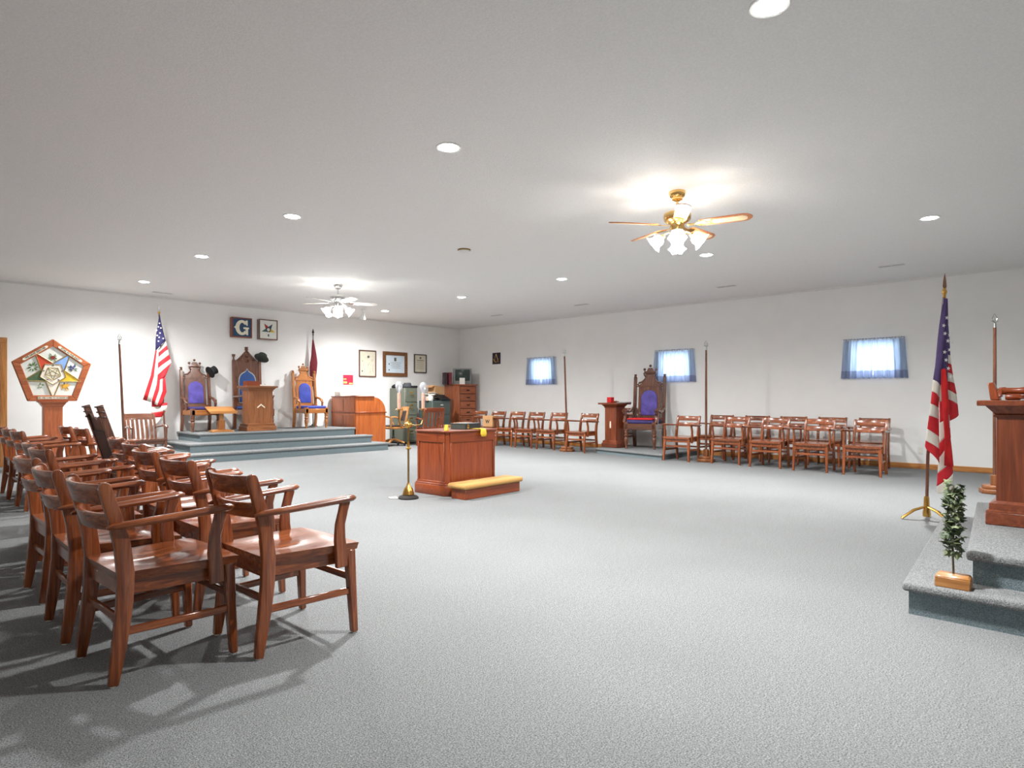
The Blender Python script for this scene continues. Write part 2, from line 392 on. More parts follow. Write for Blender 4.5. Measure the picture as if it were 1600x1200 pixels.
step_mesh(rel([(4.18, 11.70), (7.93, 11.70), (7.93, 12.02), (7.71, 12.02), (7.71, YB), (4.18, YB)], cE), STEP, 2*STEP, 'step', de)
step_mesh(rel([(4.46, 12.00), (7.69, 12.00), (7.69, YB), (4.46, YB)], cE), 2*STEP, DZ, 'step', de)
WS = .166; cW = (5.1, -.6)
dw_ = thing('dais', 'two-step grey carpeted dais carrying the tall pedestal and the ivy stand', 'platform', (cW[0], cW[1], 0))
step_mesh(rel([(3.86, WEST_Y+.04), (6.34, WEST_Y+.04), (6.28, .97), (3.86, .765)], cW), 0, WS, 'step', dw_)
step_mesh(rel([(4.06, WEST_Y+.04), (6.06, WEST_Y+.04), (6.02, .71), (4.06, .515)], cW), WS, 2*WS, 'step', dw_)
cS = (11.0, 6.7); SZ = .11
ds = thing('dais', 'low single-step carpeted platform under the throne by the windows', 'platform', (cS[0], cS[1], 0))
step_mesh(rel([(10.22, 5.90), (WALL_X-.05, 5.95), (WALL_X-.05, 7.62), (10.60, 7.62)], cS), 0, SZ, 'step', ds)

# ------------------------------------------------------------------ the lodge armchairs
def rear_leg(s):
    cl = [(-.232, .004), (-.222, .08), (-.205, .2), (-.192, .32), (-.188, .44), (-.200, .55), (-.228, .67), (-.262, .785)]
    return MB().strip(cl, [.036, .046, .056, .060, .062, .058, .052, .046], 'y', s*.212-.016, s*.212+.016, True)
def curved_rail(z0, z1, xc, half, bow, th):
    m = MB(); n = 10; vs = []
    for i in range(n+1):
        u = -1+2*i/n; x = xc-bow*(1-u*u); yy = u*half
        tl = -.28*(z1-z0)
        vs += [(x-th/2, yy, z0), (x+th/2, yy, z0), (x+th/2+tl, yy, z1), (x-th/2+tl, yy, z1)]
    fs = [(i*4+k, i*4+(k+1) % 4, (i+1)*4+(k+1) % 4, (i+1)*4+k) for i in range(n) for k in range(4)]+[(0, 1, 2, 3), (n*4+3, n*4+2, n*4+1, n*4)]
    return m.add(vs, fs)
def seat_mb():
    m = MB(); nx, ny = 14, 16; zt = .442; top = []; bot = []
    for i in range(nx+1):
        x = -.215+.475*i/nx
        hw = .205+.055*min(1, (i/nx)*1.25)
        for j in range(ny+1):
            v = -1+2*j/ny; yy = v*hw; xx = x
            if i == nx: xx = x-.012*v*v
            e = max(abs(v)**6, max(0, 1-(i/nx)*9) if i < 2 else 0, (i/nx)**9)
            dish = .017*math.exp(-((x+.02)/.14)**2)*(math.exp(-((abs(v)-.42)/.36)**2))
            z = zt-dish*(1-min(1, e))-.006*((i/nx)**12)
            top.append((xx, yy, z)); bot.append((xx*.97+.004, yy*.955, zt-.038))
    W = ny+1; n = len(top)
    fs = [(i*W+j, i*W+j+1, (i+1)*W+j+1, (i+1)*W+j) for i in range(nx) for j in range(ny)]
    fs += [tuple(n+k for k in f[::-1]) for f in fs]
    ring = [j for j in range(W)]+[i*W+ny for i in range(1, nx+1)]+[nx*W+j for j in range(ny-1, -1, -1)]+[i*W for i in range(nx-1, 0, -1)]
    fs += [(ring[k], ring[(k+1) % len(ring)], n+ring[(k+1) % len(ring)], n+ring[k]) for k in range(len(ring))]
    return m.add(top+bot, fs)
def make_chair():
    t = thing('wooden_armchair', '', 'chair')
    seat_mb().build('seat', 'oak_x', t)
    ap = MB()
    for s in (-1, 1): ap.add(*[[(-.19, s*.180-.011, .345), (-.19, s*.180+.011, .345), (.215, s*.218+.009, .345), (.215, s*.218-.013, .345), (-.19, s*.180-.011, .406), (-.19, s*.180+.011, .406), (.215, s*.218+.009, .406), (.215, s*.218-.013, .406)],
                               [(3, 2, 1, 0), (4, 5, 6, 7), (0, 1, 5, 4), (1, 2, 6, 5), (2, 3, 7, 6), (3, 0, 4, 7)]])
    ap.box(.205, .227, -.22, .22, .345, .406); ap.box(-.2, -.18, -.2, .2, .345, .406)
    ap.build('apron', 'oak_x', t, bev=.002)
    for s in (-1, 1):
        l = rear_leg(s).build('leg', 'oak_z', t, bev=.006, seg=2)
        MB().lathe([(.012, 0), (.012, .006)], 10, (-.232, s*.212, 0)).build('glide', 'rubber', l)
        l = MB().frustum((.232, s*.243), (.032, .032), .004, (.212, s*.232), (.046, .044), .406).build('leg', 'oak_z', t, bev=.005)
        MB().lathe([(.012, 0), (.012, .006)], 10, (.232, s*.243, 0)).build('glide', 'rubber', l)
        # arm and its curved support
        pts = [(-.262, s*.236, .632), (-.235, s*.240, .635), (-.12, s*.247, .640), (.04, s*.258, .648), (.17, s*.266, .656), (.205, s*.268, .659), (.222, s*.268, .659)]
        MB().tube(pts, [.008, .017, .021, .022, .022, .021, .010], 12, 1.05, .78).build('arm', 'oak_x', t)
        MB().strip([(.150, .335), (.148, .40), (.140, .47), (.142, .54), (.158, .60), (.170, .648)], [.060, .062, .056, .048, .046, .050], 'y', s*.262-.011, s*.262+.011).build('arm_support', 'oak_z', t, bev=.004)
        MB().add([(-.205, s*.208-.009, .19), (-.205, s*.208+.009, .19), (.222, s*.238+.009, .19), (.222, s*.238-.009, .19), (-.205, s*.208-.009, .222), (-.205, s*.208+.009, .222), (.222, s*.238+.009, .222), (.222, s*.238-.009, .222)],
                 [(3, 2, 1, 0), (4, 5, 6, 7), (0, 1, 5, 4), (1, 2, 6, 5), (2, 3, 7, 6), (3, 0, 4, 7)]).build('stretcher', 'oak_x', t, bev=.004)
    MB().box(.207, .225, -.225, .225, .255, .288).build('stretcher', 'oak_y', t, bev=.004)
    MB().box(-.208, -.190, -.2, .2, .235, .266).build('stretcher', 'oak_y', t, bev=.004)
    curved_rail(.715, .800, -.243, .2, .052, .022).build('top_rail', 'oak_y', t, bev=.006, seg=2)
    curved_rail(.610, .680, -.214, .2, .048, .022).build('lower_rail', 'oak_y', t, bev=.006, seg=2)
    return t
chair0 = make_chair(); first = [True]
def put_chair(x, y, deg, label, group, z=0):
    if first[0]:
        first[0] = False; chair0.location = (x, y, z); chair0.rotation_euler = (0, 0, math.radians(deg)); chair0['label'] = label; chair0['group'] = group; return chair0
    return dup(chair0, (x, y, z), math.radians(deg), label, group)
G1 = 'oak armchairs in the two rows facing the altar'
NTH = ['first', 'second', 'third', 'fourth', 'fifth', 'sixth', 'seventh']
for i, (x, y, a) in enumerate([(1.47, 2.905, 1), (1.53, 3.75, 0), (1.59, 4.47, -2), (1.73, 5.21, -1), (1.82, 5.95, -3)]):
    put_chair(x, y, a, 'glossy oak armchair, %s in the inner row counted from the open carpet end' % NTH[i], G1)
for i, (x, y, a) in enumerate([(.955, 3.07, 2), (.945, 3.71, -2), (.99, 4.49, 0), (1.17, 5.19, 1), (1.235, 5.83, 1)]):
    put_chair(x, y, a, 'glossy oak armchair, %s in the outer row counted from the open carpet end' % NTH[i], G1)
put_chair(1.48, 8.05, 1, 'glossy oak armchair in the outer row before the oak door casing, first past the gap', G1)
put_chair(1.50, 8.68, 2, 'glossy oak armchair in the outer row before the oak door casing, second past the gap', G1)
put_chair(1.53, 9.32, 0, 'glossy oak armchair in the outer row before the oak door casing, last of the row', G1)
put_chair(2.06, 8.20, 0, 'glossy oak armchair beside the tall dark leather-backed chair, before the pentagon sign', G1)
put_chair(2.06, 8.90, 0, 'glossy oak armchair standing right in front of the pentagon sign post', G1)
G2 = 'oak armchairs along the windowed wall'
for i, (x, y, a) in enumerate([(10.70, 11.42, 180), (10.72, 10.79, 179), (10.74, 10.18, 180), (10.70, 9.54, 181), (10.68, 8.87, 180), (10.58, 7.97, 178)]):
    put_chair(x, y, a, 'dark oak armchair in the single row beyond the compass plaque, %s from the drawer cabinet' % NTH[i], G2)
for i, (x, y, a) in enumerate([(10.38, 5.58, 181), (10.50, 4.72, 180), (10.42, 4.02, 180), (10.36, 3.31, 180), (10.34, 2.59, 180)]):
    put_chair(x, y, a, 'dark oak armchair in the front row past the throne platform, %s from the throne' % NTH[i], G2)
for i, (x, y, a) in enumerate([(11.27, 5.36, 180), (11.29, 4.69, 180), (11.27, 4.04, 180), (11.27, 3.40, 180), (11.25, 2.76, 180)]):
    put_chair(x, y, a, 'dark oak armchair in the rear row against the windowed wall, %s from the throne' % NTH[i], G2)
put_chair(11.48, 7.60, 180, 'dark oak armchair half hidden between the small pedestal and the throne by the windows', G2, SZ)

# slat-back armchair facing -y locally +x
def slat_chair(label, loc, rotz, wd, top=.86, nsl=6):
    t = thing('slat_back_armchair', label, 'chair', loc, rotz)
    seat_mb().build('seat', wd+'_x', t)
    MB().box(-.19, .22, -.235, .235, .345, .405).build('apron', wd+'_y', t, bev=.003)
    for s in (-1, 1):
        MB().strip([(-.25, 0), (-.215, .2), (-.195, .42), (-.22, .62), (-.29, top)], [.034, .04, .044, .04, .036], 'y', s*.235-.016, s*.235+.016).build('leg', wd+'_z', t, bev=.004)
        MB().frustum((.225, s*.24), (.036, .036), 0, (.21, s*.235), (.048, .048), .405).build('leg', wd+'_z', t, bev=.004)
        MB().tube([(-.225, s*.245, .62), (-.1, s*.26, .635), (.06, s*.275, .655), (.14, s*.28, .65), (.17, s*.28, .62)], [.016, .02, .022, .024, .02], 10, 1.1, .8).build('arm', wd+'_x', t)
        MB().strip([(.16, .34), (.15, .45), (.165, .56), (.165, .64)], [.04, .036, .04, .05], 'y', s*.268-.012, s*.268+.012).build('arm_support', wd+'_z', t, bev=.003)
        MB().box(-.21, .22, s*.235-.01, s*.235+.01, .17, .2).build('stretcher', wd+'_x', t, bev=.003)
    MB().box(.0, .02, -.235, .235, .17, .195).build('stretcher', wd+'_y', t, bev=.003)
    curved_rail(top-.105, top, -.262, .25, .03, .024).build('top_rail', wd+'_y', t, bev=.006)
    for i in range(nsl):
        u = -1+2*(i+.5)/nsl; yy = u*.215; bx = -.03*(1-u*u)
        MB().strip([(-.195+bx*.5, .43), (-.205+bx, .56), (-.262+bx, top-.09)], [.012, .012, .012], 'y', yy-.021, yy+.021).build('slat', wd+'_z', t)
    return t
slat_chair('brown slat-back armchair with curved arms beside the three-step dais', (3.55, 11.95, 0), math.radians(-86), 'walnut', .86, 6)
slat_chair('red-brown slat-back armchair in front of the filing cabinets', (9.50, 11.62, 0), math.radians(72), 'mahogany', .9, 5)

# tall dark chair with a leather back
t = thing('tall_back_chair', 'tall dark carved chair with black leather back panel amid the oak chairs', 'chair', (1.93, 6.62, 0), math.radians(0))
def lean(z): return -.20-.31*max(0, z-.45)
for s in (-1, 1):
    MB().strip([(-.24, 0), (-.2, .25), (lean(.45), .45), (lean(.8), .8), (lean(1.07), 1.07)], [.045, .05, .055, .055, .05], 'y', s*.215-.022, s*.215+.022).build('leg', 'walnut_z', t, bev=.004)
    for k in range(3): MB().cbox((lean(1.07-.045*k)-.004, s*.215, 1.055-.045*k), (.058, .05, .014)).build('carved_ridge', 'darkwood', t, bev=.003)
    MB().frustum((.24, s*.22), (.04, .04), 0, (.22, s*.22), (.05, .05), .4).build('leg', 'walnut_z', t, bev=.004)
    MB().tube([(lean(.66)+.02, s*.235, .66), (-.1, s*.25, .64), (.1, s*.255, .66), (.2, s*.255, .63)], [.018, .022, .024, .02], 10).build('arm', 'walnut_x', t)
    MB().strip([(.17, .38), (.15, .5), (.17, .64)], [.045, .04, .05], 'y', s*.25-.013, s*.25+.013).build('arm_support', 'walnut_z', t)
MB().box(-.2, .25, -.24, .24, .36, .43).build('seat', 'walnut_x', t, bev=.01)
m = MB(); th = .022
notch = [(-.2, .44), (.2, .44), (.2, 1.0), (.15, .985), (.11, .95), (.06, .965), (.0, .93), (-.06, .965), (-.11, .95), (-.15, .985), (-.2, 1.0)]
n = len(notch)
m.add([(lean(z)-th/2, yy, z) for yy, z in notch]+[(lean(z)+th/2, yy, z) for yy, z in notch], [list(range(n)), list(range(n, 2*n))[::-1]]+[(i, (i+1) % n, n+(i+1) % n, n+i) for i in range(n)])
m.build('back_panel', 'darkwood', t, smooth=False)
m = MB()
for sgn in (-1, 1):
    q = [(-.17, .46), (.17, .46), (.17, .84), (-.17, .84)]
    m.add([(lean(z)+sgn*.006-.008*sgn*0, yy, z) for yy, z in q]+[(lean(z)+sgn*.026, yy, z) for yy, z in q], [(0, 1, 2, 3), (7, 6, 5, 4), (0, 1, 5, 4), (1, 2, 6, 5), (2, 3, 7, 6), (3, 0, 4, 7)])
m.build('leather_panel', 'leather', t, bev=.006)

# ------------------------------------------------------------------ thrones
TURN = [(.018, 0), (.024, .012), (.018, .03), (.02, .05), (.03, .11), (.036, .17), (.024, .19), (.036, .205), (.038, .225), (.026, .24), (.034, .26), (.034, .30)]
def arch(w, z0, z1, n=12, ogee=False):
    r = w; p = [(-w, z0), (w, z0)]
    if ogee:
        h = z1-z0; up = [(w, .60), (w*.97, .70), (w*.84, .79), (w*.62, .855), (w*.34, .895), (w*.13, .935), (0, 1.0)]
        p += [(x, z0+h*q) for x, q in up]+[(-x, z0+h*q) for x, q in up[-2::-1]]
        return p
    return p+[(w*math.cos(PI*i/n), z1-r+r*math.sin(PI*i/n)) for i in range(n+1)]
def raked(poly, rake, x0, x1):
    n = len(poly); m = MB()
    m.add([(rake(z)+x0, yy, z) for yy, z in poly]+[(rake(z)+x1, yy, z) for yy, z in poly], [list(range(n))[::-1], list(range(n, 2*n))]+[(i, (i+1) % n, n+(i+1) % n, n+i) for i in range(n)])
    return m
def throne(label, loc, rotz, wd, cush, seatc, short=True, rail=None):
    t = thing('throne_chair', label, 'chair', loc, rotz)
    rk = lambda z: -.235-.10*max(0, z-.42)
    W = .255
    for s in (-1, 1):
        MB().lathe(TURN, 14, (.235, s*.235, .0)).build('leg', wd+'_z', t)
        MB().box(.2, .27, s*.235-.035, s*.235+.035, .30, .44).build('leg_block', wd+'_z', t, bev=.005)
        MB().strip([(-.27, .008), (-.238, .2), (-.235, .42), (rk(.8), .8), (rk(1.19), 1.19)], [.05, .055, .06, .056, .05], 'y', s*W-.026, s*W+.026).build('post', wd+'_z', t, bev=.005)
        # scrolled top of the post
        x = rk(1.2); pts = [(x+.03*math.cos(q)*(1-.1*i), s*W, 1.215+.03*math.sin(q)*(1-.1*i)) for i, q in enumerate([-2.2+.75*j for j in range(8)])]
        MB().tube([(x, s*W, 1.18)]+pts, [.022]+[.018]*7+[.010], 8, 1.4, 1).build('scroll', wd+'_y', t)
        # arm
        if short:
            MB().tube([(rk(.66)+.01, s*.262, .67), (-.17, s*.264, .645), (-.08, s*.268, .63), (-.01, s*.27, .59), (.02, s*.27, .54), (.01, s*.268, .48), (.015, s*.266, .415)], [.026, .026, .028, .03, .028, .022, .024], 10, 1.2, .9).build('arm', wd+'_x', t)
            continue
        MB().tube([(rk(.66)+.02, s*.26, .68), (-.12, s*.265, .625), (.02, s*.27, .60), (.12, s*.275, .625), (.2, s*.275, .64), (.245, s*.275, .615), (.235, s*.275, .575), (.205, s*.275, .585)], [.026, .024, .022, .026, .034, .034, .026, .016], 10, 1.2, .9).build('arm', wd+'_x', t)
        MB().strip([(.235, .42), (.205, .49), (.19, .55), (.21, .60)], [.07, .052, .05, .06], 'y', s*.268-.025, s*.268+.025).build('arm_support', wd+'_z', t, bev=.008)
    MB().box(-.24, .27, -.262, .262, .315, .415).build('seat_rail', (rail or wd)+'_y', t, bev=.008)
    MB().box(-.2, .262, -.238, .238, .41, .475).build('seat_cushion', seatc, t, bev=.028, seg=4)
    # back panel with crest
    pan = raked([(-.192, .5), (.192, .5), (.192, 1.03), (-.192, 1.03)], rk, -.012, .012).build('back_panel', wd+'_z', t, bev=.002)
    raked([(-W, .47), (W, .47), (W, .51), (-W, .51)], rk, -.016, .016).build('lower_rail', wd+'_y', t)
    raked([(-W, 1.025), (W, 1.025), (W, 1.043), (-W, 1.043)], rk, -.02, .024).build('molding', wd+'_y', pan)
    cr = [(-.2, 1.04), (.2, 1.04), (.175, 1.07), (.125, 1.10), (.085, 1.145), (.068, 1.195), (.075, 1.245), (-.075, 1.245), (-.068, 1.195), (-.085, 1.145), (-.125, 1.10), (-.175, 1.07)]
    raked(cr, rk, -.011, .011).build('crest', wd+'_z', t)
    for s in (-1, 1):
        p = [(.105, 1.24), (.078, 1.20), (.092, 1.15), (.135, 1.11), (.19, 1.095), (.212, 1.065), (.195, 1.045), (.17, 1.06)]
        MB().tube([(rk(z)+.005, s*yy, z) for yy, z in p], [.014, .014, .014, .014, .014, .014, .012, .008], 8, 1, 1.2).build('scrollwork', wd+'_y', t)
    MB().box(rk(1.25)-.03, rk(1.25)+.035, -.115, .115, 1.245, 1.265).build('crown_ledge', wd+'_y', t, bev=.005)
    cw = raked([(-.105, 1.265), (.105, 1.265), (.105, 1.30), (.06, 1.295), (.035, 1.35), (-.035, 1.35), (-.06, 1.295), (-.105, 1.30)], rk, -.012, .012).build('crown', wd+'_y', t)
    for yy, z in ((-.1, 1.325), (0, 1.385), (.1, 1.325)):
        MB().ball((rk(z), yy, z), .024, 10).build('finial', wd+'_z', cw)
    # upholstered arch
    raked(arch(.142, .54, .97), rk, .005, .03).build('back_cushion', cush, t, bev=.012, seg=3)
    fr = arch(.158, .525, .99); 
    raked(fr, rk, .008, .018).build('cushion_border', wd+'_z', t)
    return t
throne('dark carved throne with purple velvet arch back on the dais beside the small oak stand', (4.74, 12.72, DZ), -PI/2, 'walnut', 'purple_velvet', 'dark_purple_velvet', True, 'honey')
throne('golden oak carved throne with shiny blue back on the dais beside the roll-top desk', (6.98, 12.60, DZ), -PI/2, 'honey', 'blue_velvet', 'blue_velvet')
th3 = throne('dark carved throne with purple back and red cloth by the windows', (11.20, 6.86, SZ), math.radians(194), 'walnut', 'purple_velvet', 'dark_purple_velvet', False)
tag(MB().prism([(-.2, -.23), (.25, -.235), (.27, .225), (-.18, .23)], 'z', 0, .03).build('folded_cloth', 'red_cloth', bev=.012, seg=2), 'folded red cloth lying on the seat of the throne by the windows', 'cloth')
th3.scale = (1.22, 1.22, 1.22)
o = bpy.data.objects['folded_cloth']; o.location = (11.18, 6.855, SZ+.478*1.22); o.rotation_euler = (0, 0, math.radians(194)); o.scale = (1.1, 1.15, 1)

# master's gothic chair
t = thing('gothic_chair', 'tall gothic carved chair with blue pointed back behind the chevron pedestal', 'chair', (5.80, 12.81, DZ), -PI/2)
rk = lambda z: -.25-.05*max(0, z-.42)
for s in (-1, 1):
    MB().strip([(-.26, .004), (-.25, .42), (rk(1.0), 1.0), (rk(1.42), 1.42)], [.06, .065, .06, .055], 'y', s*.27-.03, s*.27+.03).build('post', 'walnut_z', t, bev=.005)
    f = MB(); f.lathe([(.03, 0), (.018, .03), (.016, .06), (.03, .09), (.036, .11), (.036, .125)], 8, (rk(1.42), s*.27, 1.42)); f.build('post_finial', 'walnut_z', t)
    MB().lathe([(.02, 0), (.03, .02), (.022, .04), (.03, .08), (.036, .2), (.026, .215), (.04, .235), (.026, .25), (.038, .27), (.038, .28)], 14, (.25, s*.29, 0)).build('leg', 'walnut_z', t)
    MB().box(.215, .285, s*.29-.035, s*.29+.035, .28, .42).build('leg_block', 'walnut_z', t, bev=.005)
    MB().lathe([(.03, .42), (.036, .44), (.026, .46), (.032, .52), (.034, .6), (.026, .62), (.036, .64), (.03, .67)], 14, (.25, s*.29, 0)).build('arm_column', 'walnut_z', t)
    MB().tube([(rk(.66), s*.28, .67), (0, s*.29, .675), (.22, s*.29, .685), (.28, s*.29, .68), (.29, s*.29, .655)], [.03, .034, .036, .034, .024], 10, 1.1, .8).build('arm', 'walnut_x', t)
MB().box(-.26, .28, -.28, .28, .30, .41).build('seat_rail', 'walnut_y', t, bev=.006)
MB().box(-.21, .27, -.255, .255, .41, .475).build('seat_cushion', 'royal_blue', t, bev=.026, seg=3)
raked([(-.27, .48), (.27, .48), (.27, 1.34), (.2, 1.42), (-.2, 1.42), (-.27, 1.34)], rk, -.015, .015).build('back_panel', 'walnut_z', t)
raked(arch(.165, .56, 1.24, ogee=True), rk, .004, .035).build('back_cushion', 'royal_blue', t, bev=.01, seg=2)
raked([(y*1.12, .54 if z < .6 else z+.02) for y, z in arch(.165, .56, 1.24, ogee=True)], rk, .006, .02).build('cushion_border', 'silver', t)
g = MB()
for s in (-1, 1):
    g.strip([(s*.25, 1.37), (s*.15, 1.45), (s*.07, 1.54), (0, 1.62)], [.05, .05, .045, .04], 'x', rk(1.5)-.016, rk(1.5)+.016)
g.build('gable', 'walnut_y', t)
raked([(-.21, 1.40), (.21, 1.40), (.1, 1.47), (.03, 1.57), (-.03, 1.57), (-.1, 1.47)], rk, -.008, .008).build('tracery', 'walnut_z', t)
MB().lathe([(.03, 0), (.05, .04), (.02, .1), (.045, .13), (.035, .16)], 6, (rk(1.45), 0, 1.38)).build('carved_boss', 'walnut_z', t)
MB().lathe([(.016, 0), (.024, .03), (.04, .05), (.03, .08), (.045, .1), (.03, .11)], 8, (rk(1.6), 0, 1.60)).build('top_finial', 'walnut_z', t)
for s in (-1, 1):
    MB().ball((rk(1.43)+.02, s*.14, 1.435), .022, 8).build('carved_knob', 'walnut_z', t)

# ------------------------------------------------------------------ pedestals
def pedestal(label, loc, rotz, D, W, H, wd, flare=.06):
    """front faces local +x; D along x, W along y"""
    t = thing('pedestal', label, 'pedestal', loc, rotz)
    a, b = D/2, W/2; i = .05
    MB().box(-a, a, -b, b, 0, .085).build('plinth', wd+'_y', t, bev=.005)
    MB().frustum((0, 0), (D, W), .085, (0, 0), (D-.03, W-.03), .095).frustum((0, 0), (D-.035, W-.035), .095, (0, 0), (D-.035, W-.035), .135).frustum((0, 0), (D-.035, W-.035), .135, (0, 0), (D-2*i+.005, W-2*i+.005), .15).build('base_molding', wd+'_y', t, smooth=False)
    MB().box(-a+i, a-i, -b+i, b-i, .14, H-.09).build('body', wd+'_z', t, bev=.004)
    MB().box(-a+i-.012, a-i+.012, -b+i-.012, b-i+.012, H-.105, H-.092).frustum((0, 0), (D-2*i+.005, W-2*i+.005), H-.092, (0, 0), (D+.0, W+.0), H-.035).build('cornice', wd+'_y', t, smooth=False)
    MB().box(-a-flare*.4, a+flare*.4, -b-flare*.4, b+flare*.4, H-.035, H).build('top', wd+'_y', t, bev=.004)
    return t
p1 = pedestal('brown pedestal with a white chevron emblem on the three-step dais', (5.64, 12.25, DZ), -PI/2, .40, .58, .88, 'pedoak')
MB().strip([(-.075, .455), (0, .515), (.075, .455)], [.02, .028, .02], 'x', .15, .156).build('square_emblem', 'cream', p1)
p2 = pedestal('small pedestal with a white plumb emblem beside the throne by the windows', (10.98, 7.44, SZ), PI-.1, .36, .40, .92, 'cherry', .13)
MB().prism([(-.014, .40), (.014, .40), (.018, .46), (.012, .54), (-.012, .54), (-.018, .46)], 'x', .13, .136).build('plumb_emblem', 'cream', p2)
p3 = pedestal('tall reddish-brown pedestal on the two-step dais beside the ivy stand', (5.30, .37, 2*WS), PI/2, .40, .60, .79, 'cherry', .10)

# things on the pedestals
bx = thing('wooden_box', 'low wooden box lying on top of the chevron pedestal', 'box', (5.54, 12.29, DZ+.88), .05)
MB().box(-.13, .13, -.09, .09, 0, .075).build('body', 'mahogany_x', bx, bev=.003); MB().box(-.134, .134, -.094, .094, .075, .095).build('lid', 'mahogany_x', bx, bev=.004)
def gavel(label, loc, rotz, L=.26, head=.11, hr=.028, wd='mahogany'):
    t = thing('gavel', label, 'gavel', loc, rotz)
    Mh = Matrix.Rotation(PI/2, 4, 'X')
    MB().lathe([(hr*.85, -head/2), (hr, -head/2+.01), (hr, -.02), (hr*.8, -.015), (hr*.8, .015), (hr, .02), (hr, head/2-.01), (hr*.85, head/2)], 14, (0, 0, hr), Mh).build('head', wd+'_y', t)
    MB().lathe([(.008, hr*.7), (.009, .06), (.012, .12), (.008, .17), (.013, L-.02), (.010, L)], 12, (0, 0, hr), Matrix.Rotation(PI/2, 4, 'Y')).build('handle', wd+'_x', t)
    return t
tag(MB().box(-.09, .09, -.06, .06, 0, .03).build('note_pad', 'paper', bev=.002), 'cream pad of paper on the chevron pedestal', 'paper').location = (5.76, 12.2, DZ+.88)
gavel('small dark gavel on the chevron pedestal', (5.84, 12.36, DZ+.88), 2.8, .12, .07, .02, 'walnut')
tag(MB().box(-.055, .055, -.055, .055, 0, .115).build('red_box', 'red_cloth', bev=.006), 'bright red box standing on the small pedestal by the windows', 'box').location = (10.98,7.54, SZ+.92)
gavel('small wooden gavel on the small pedestal beside the red box', (10.94,7.40, SZ+.92), -2.1, .16, .07, .022)
bk = thing('dark_folder', 'thin dark folder at the edge of the small pedestal by the windows', 'folder', (10.95,7.20, SZ+.92), .1)
MB().box(-.12, .12, -.12, .1, 0, .004).build('cover', 'book_cover', bk); MB().box(-.115, .115, -.115, .095, .004, .012).build('pages', 'paper', bk); MB().box(-.12, .12, -.12, .1, .012, .016).build('cover', 'book_cover', bk)
# setting maul and gavel on the tall pedestal
t = thing('wooden_maul', 'wooden setting maul with a wedge head on the tall pedestal', 'maul', (5.06, .525, 2*WS+.79), -PI/2)
MB().add([(-.02, -.05, 0), (.03, -.05, 0), (.03, .05, 0), (-.02, .05, 0), (-.035, -.05, .11), (-.005, -.05, .115), (-.005, .05, .115), (-.035, .05, .11)], [(3, 2, 1, 0), (4, 5, 6, 7), (0, 1, 5, 4), (1, 2, 6, 5), (2, 3, 7, 6), (3, 0, 4, 7)]).frustum((.01, 0), (.05, .09), .02, (.03, 0), (.02, .05), .08).build('head', 'mahogany_z', t, bev=.006)
MB().lathe([(.022, .02), (.024, .05), (.019, .06), (.02, .12), (.024, .14), (.018, .16), (.022, .26), (.016, .38)], 14, (0, 0, .06), Matrix.Rotation(PI/2, 4, 'Y')).build('handle', 'mahogany_x', t)
t = thing('gavel', 'small wooden gavel lying under the maul on the tall pedestal', 'gavel', (5.02, .47, 2*WS+.79), -PI/2)
MB().lathe([(.017, 0), (.02, .01), (.02, .07), (.013, .08), (.013, .1), (.02, .11), (.021, .2), (.016, .25)], 14, (0, 0, .021), Matrix.Rotation(PI/2, 4, 'Y')).build('head', 'mahogany_x', t)
MB().lathe([(.01, 0), (.011, .12), (.009, .2)], 10, (.09, 0, .021), Matrix.Rotation(PI/2, 4, 'X')).build('handle', 'mahogany_y', t)

# small oak lectern stand on the dais
t = thing('lectern_stand', 'small golden oak stand with tilted board in front of the dark throne', 'stand', (4.93, 12.24, DZ), -PI/2-.12)
MB().box(-.12, .12, -.2, .2, 0, .03).build('base', 'golden_y', t, bev=.004); MB().box(-.09, .09, -.16, .16, .03, .045).build('base_step', 'golden_y', t, bev=.003)
MB().box(-.035, .035, -.035, .035, .045, .38).build('post', 'golden_z', t, bev=.004); MB().box(-.05, .05, -.06, .06, .045, .22).build('post_block', 'honey_z', t, bev=.004)
MB().add([(.19, -.24, .355), (.19, .24, .355), (-.19, .24, .455), (-.19, -.24, .455), (.19, -.24, .38), (.19, .24, .38), (-.19, .24, .48), (-.19, -.24, .48)], [(3, 2, 1, 0), (4, 5, 6, 7), (0, 1, 5, 4), (1, 2, 6, 5), (2, 3, 7, 6), (3, 0, 4, 7)]).build('board', 'golden_y', t, bev=.004)
MB().box(.165, .2, -.24, .24, .35, .40).build('ledge', 'golden_y', t, bev=.003)

# hats
def hat(label, mat, loc, rot, rb=.155, top=.105, h=.12, band='felt_black', tilt=.03):
    t = thing('hat', label, 'hat', loc, rot=rot)
    MB().lathe([(rb, tilt), (rb*.98, tilt+.006), (top*1.08, .006), (top*1.02, .02), (top*.98, h*.7), (top*.82, h*.97), (top*.35, h*.9), (.002, h*.86)], 24, (0, 0, 0), cap=False).lathe([(rb, tilt), (rb*.97, tilt-.006), (top*.95, -.004), (.002, -.004)], 24, cap=False).build('crown_and_brim', mat, t)
    MB().lathe([(top*1.09, .008), (top*1.06, .034), (top*.9, .034)], 24, cap=False).build('hat_band', band, t)
    return t
hat('dark grey-green felt hat hung on the post of the gothic chair', 'felt_green', (6.06, 13.0, DZ+1.46), (-.3, .55, 0), .15, .1, .13)
t = thing('top_hat', 'dark grey square-sided hat hung on the post of the purple throne', 'hat', (4.99, 12.93, DZ+1.15), rot=(-.2, 1.1, 0))
MB().lathe([(.12, .0), (.12, .008), (.082, .01), (.08, .10), (.084, .13), (.002, .13)], 22, cap=False).lathe([(.12, 0), (.002, -.002)], 22, cap=False).build('crown_and_brim', 'felt_black', t)
MB().lathe([(.084, .012), (.083, .04), (.075, .04)], 22, cap=False).build('hat_band', 'felt_grey', t)

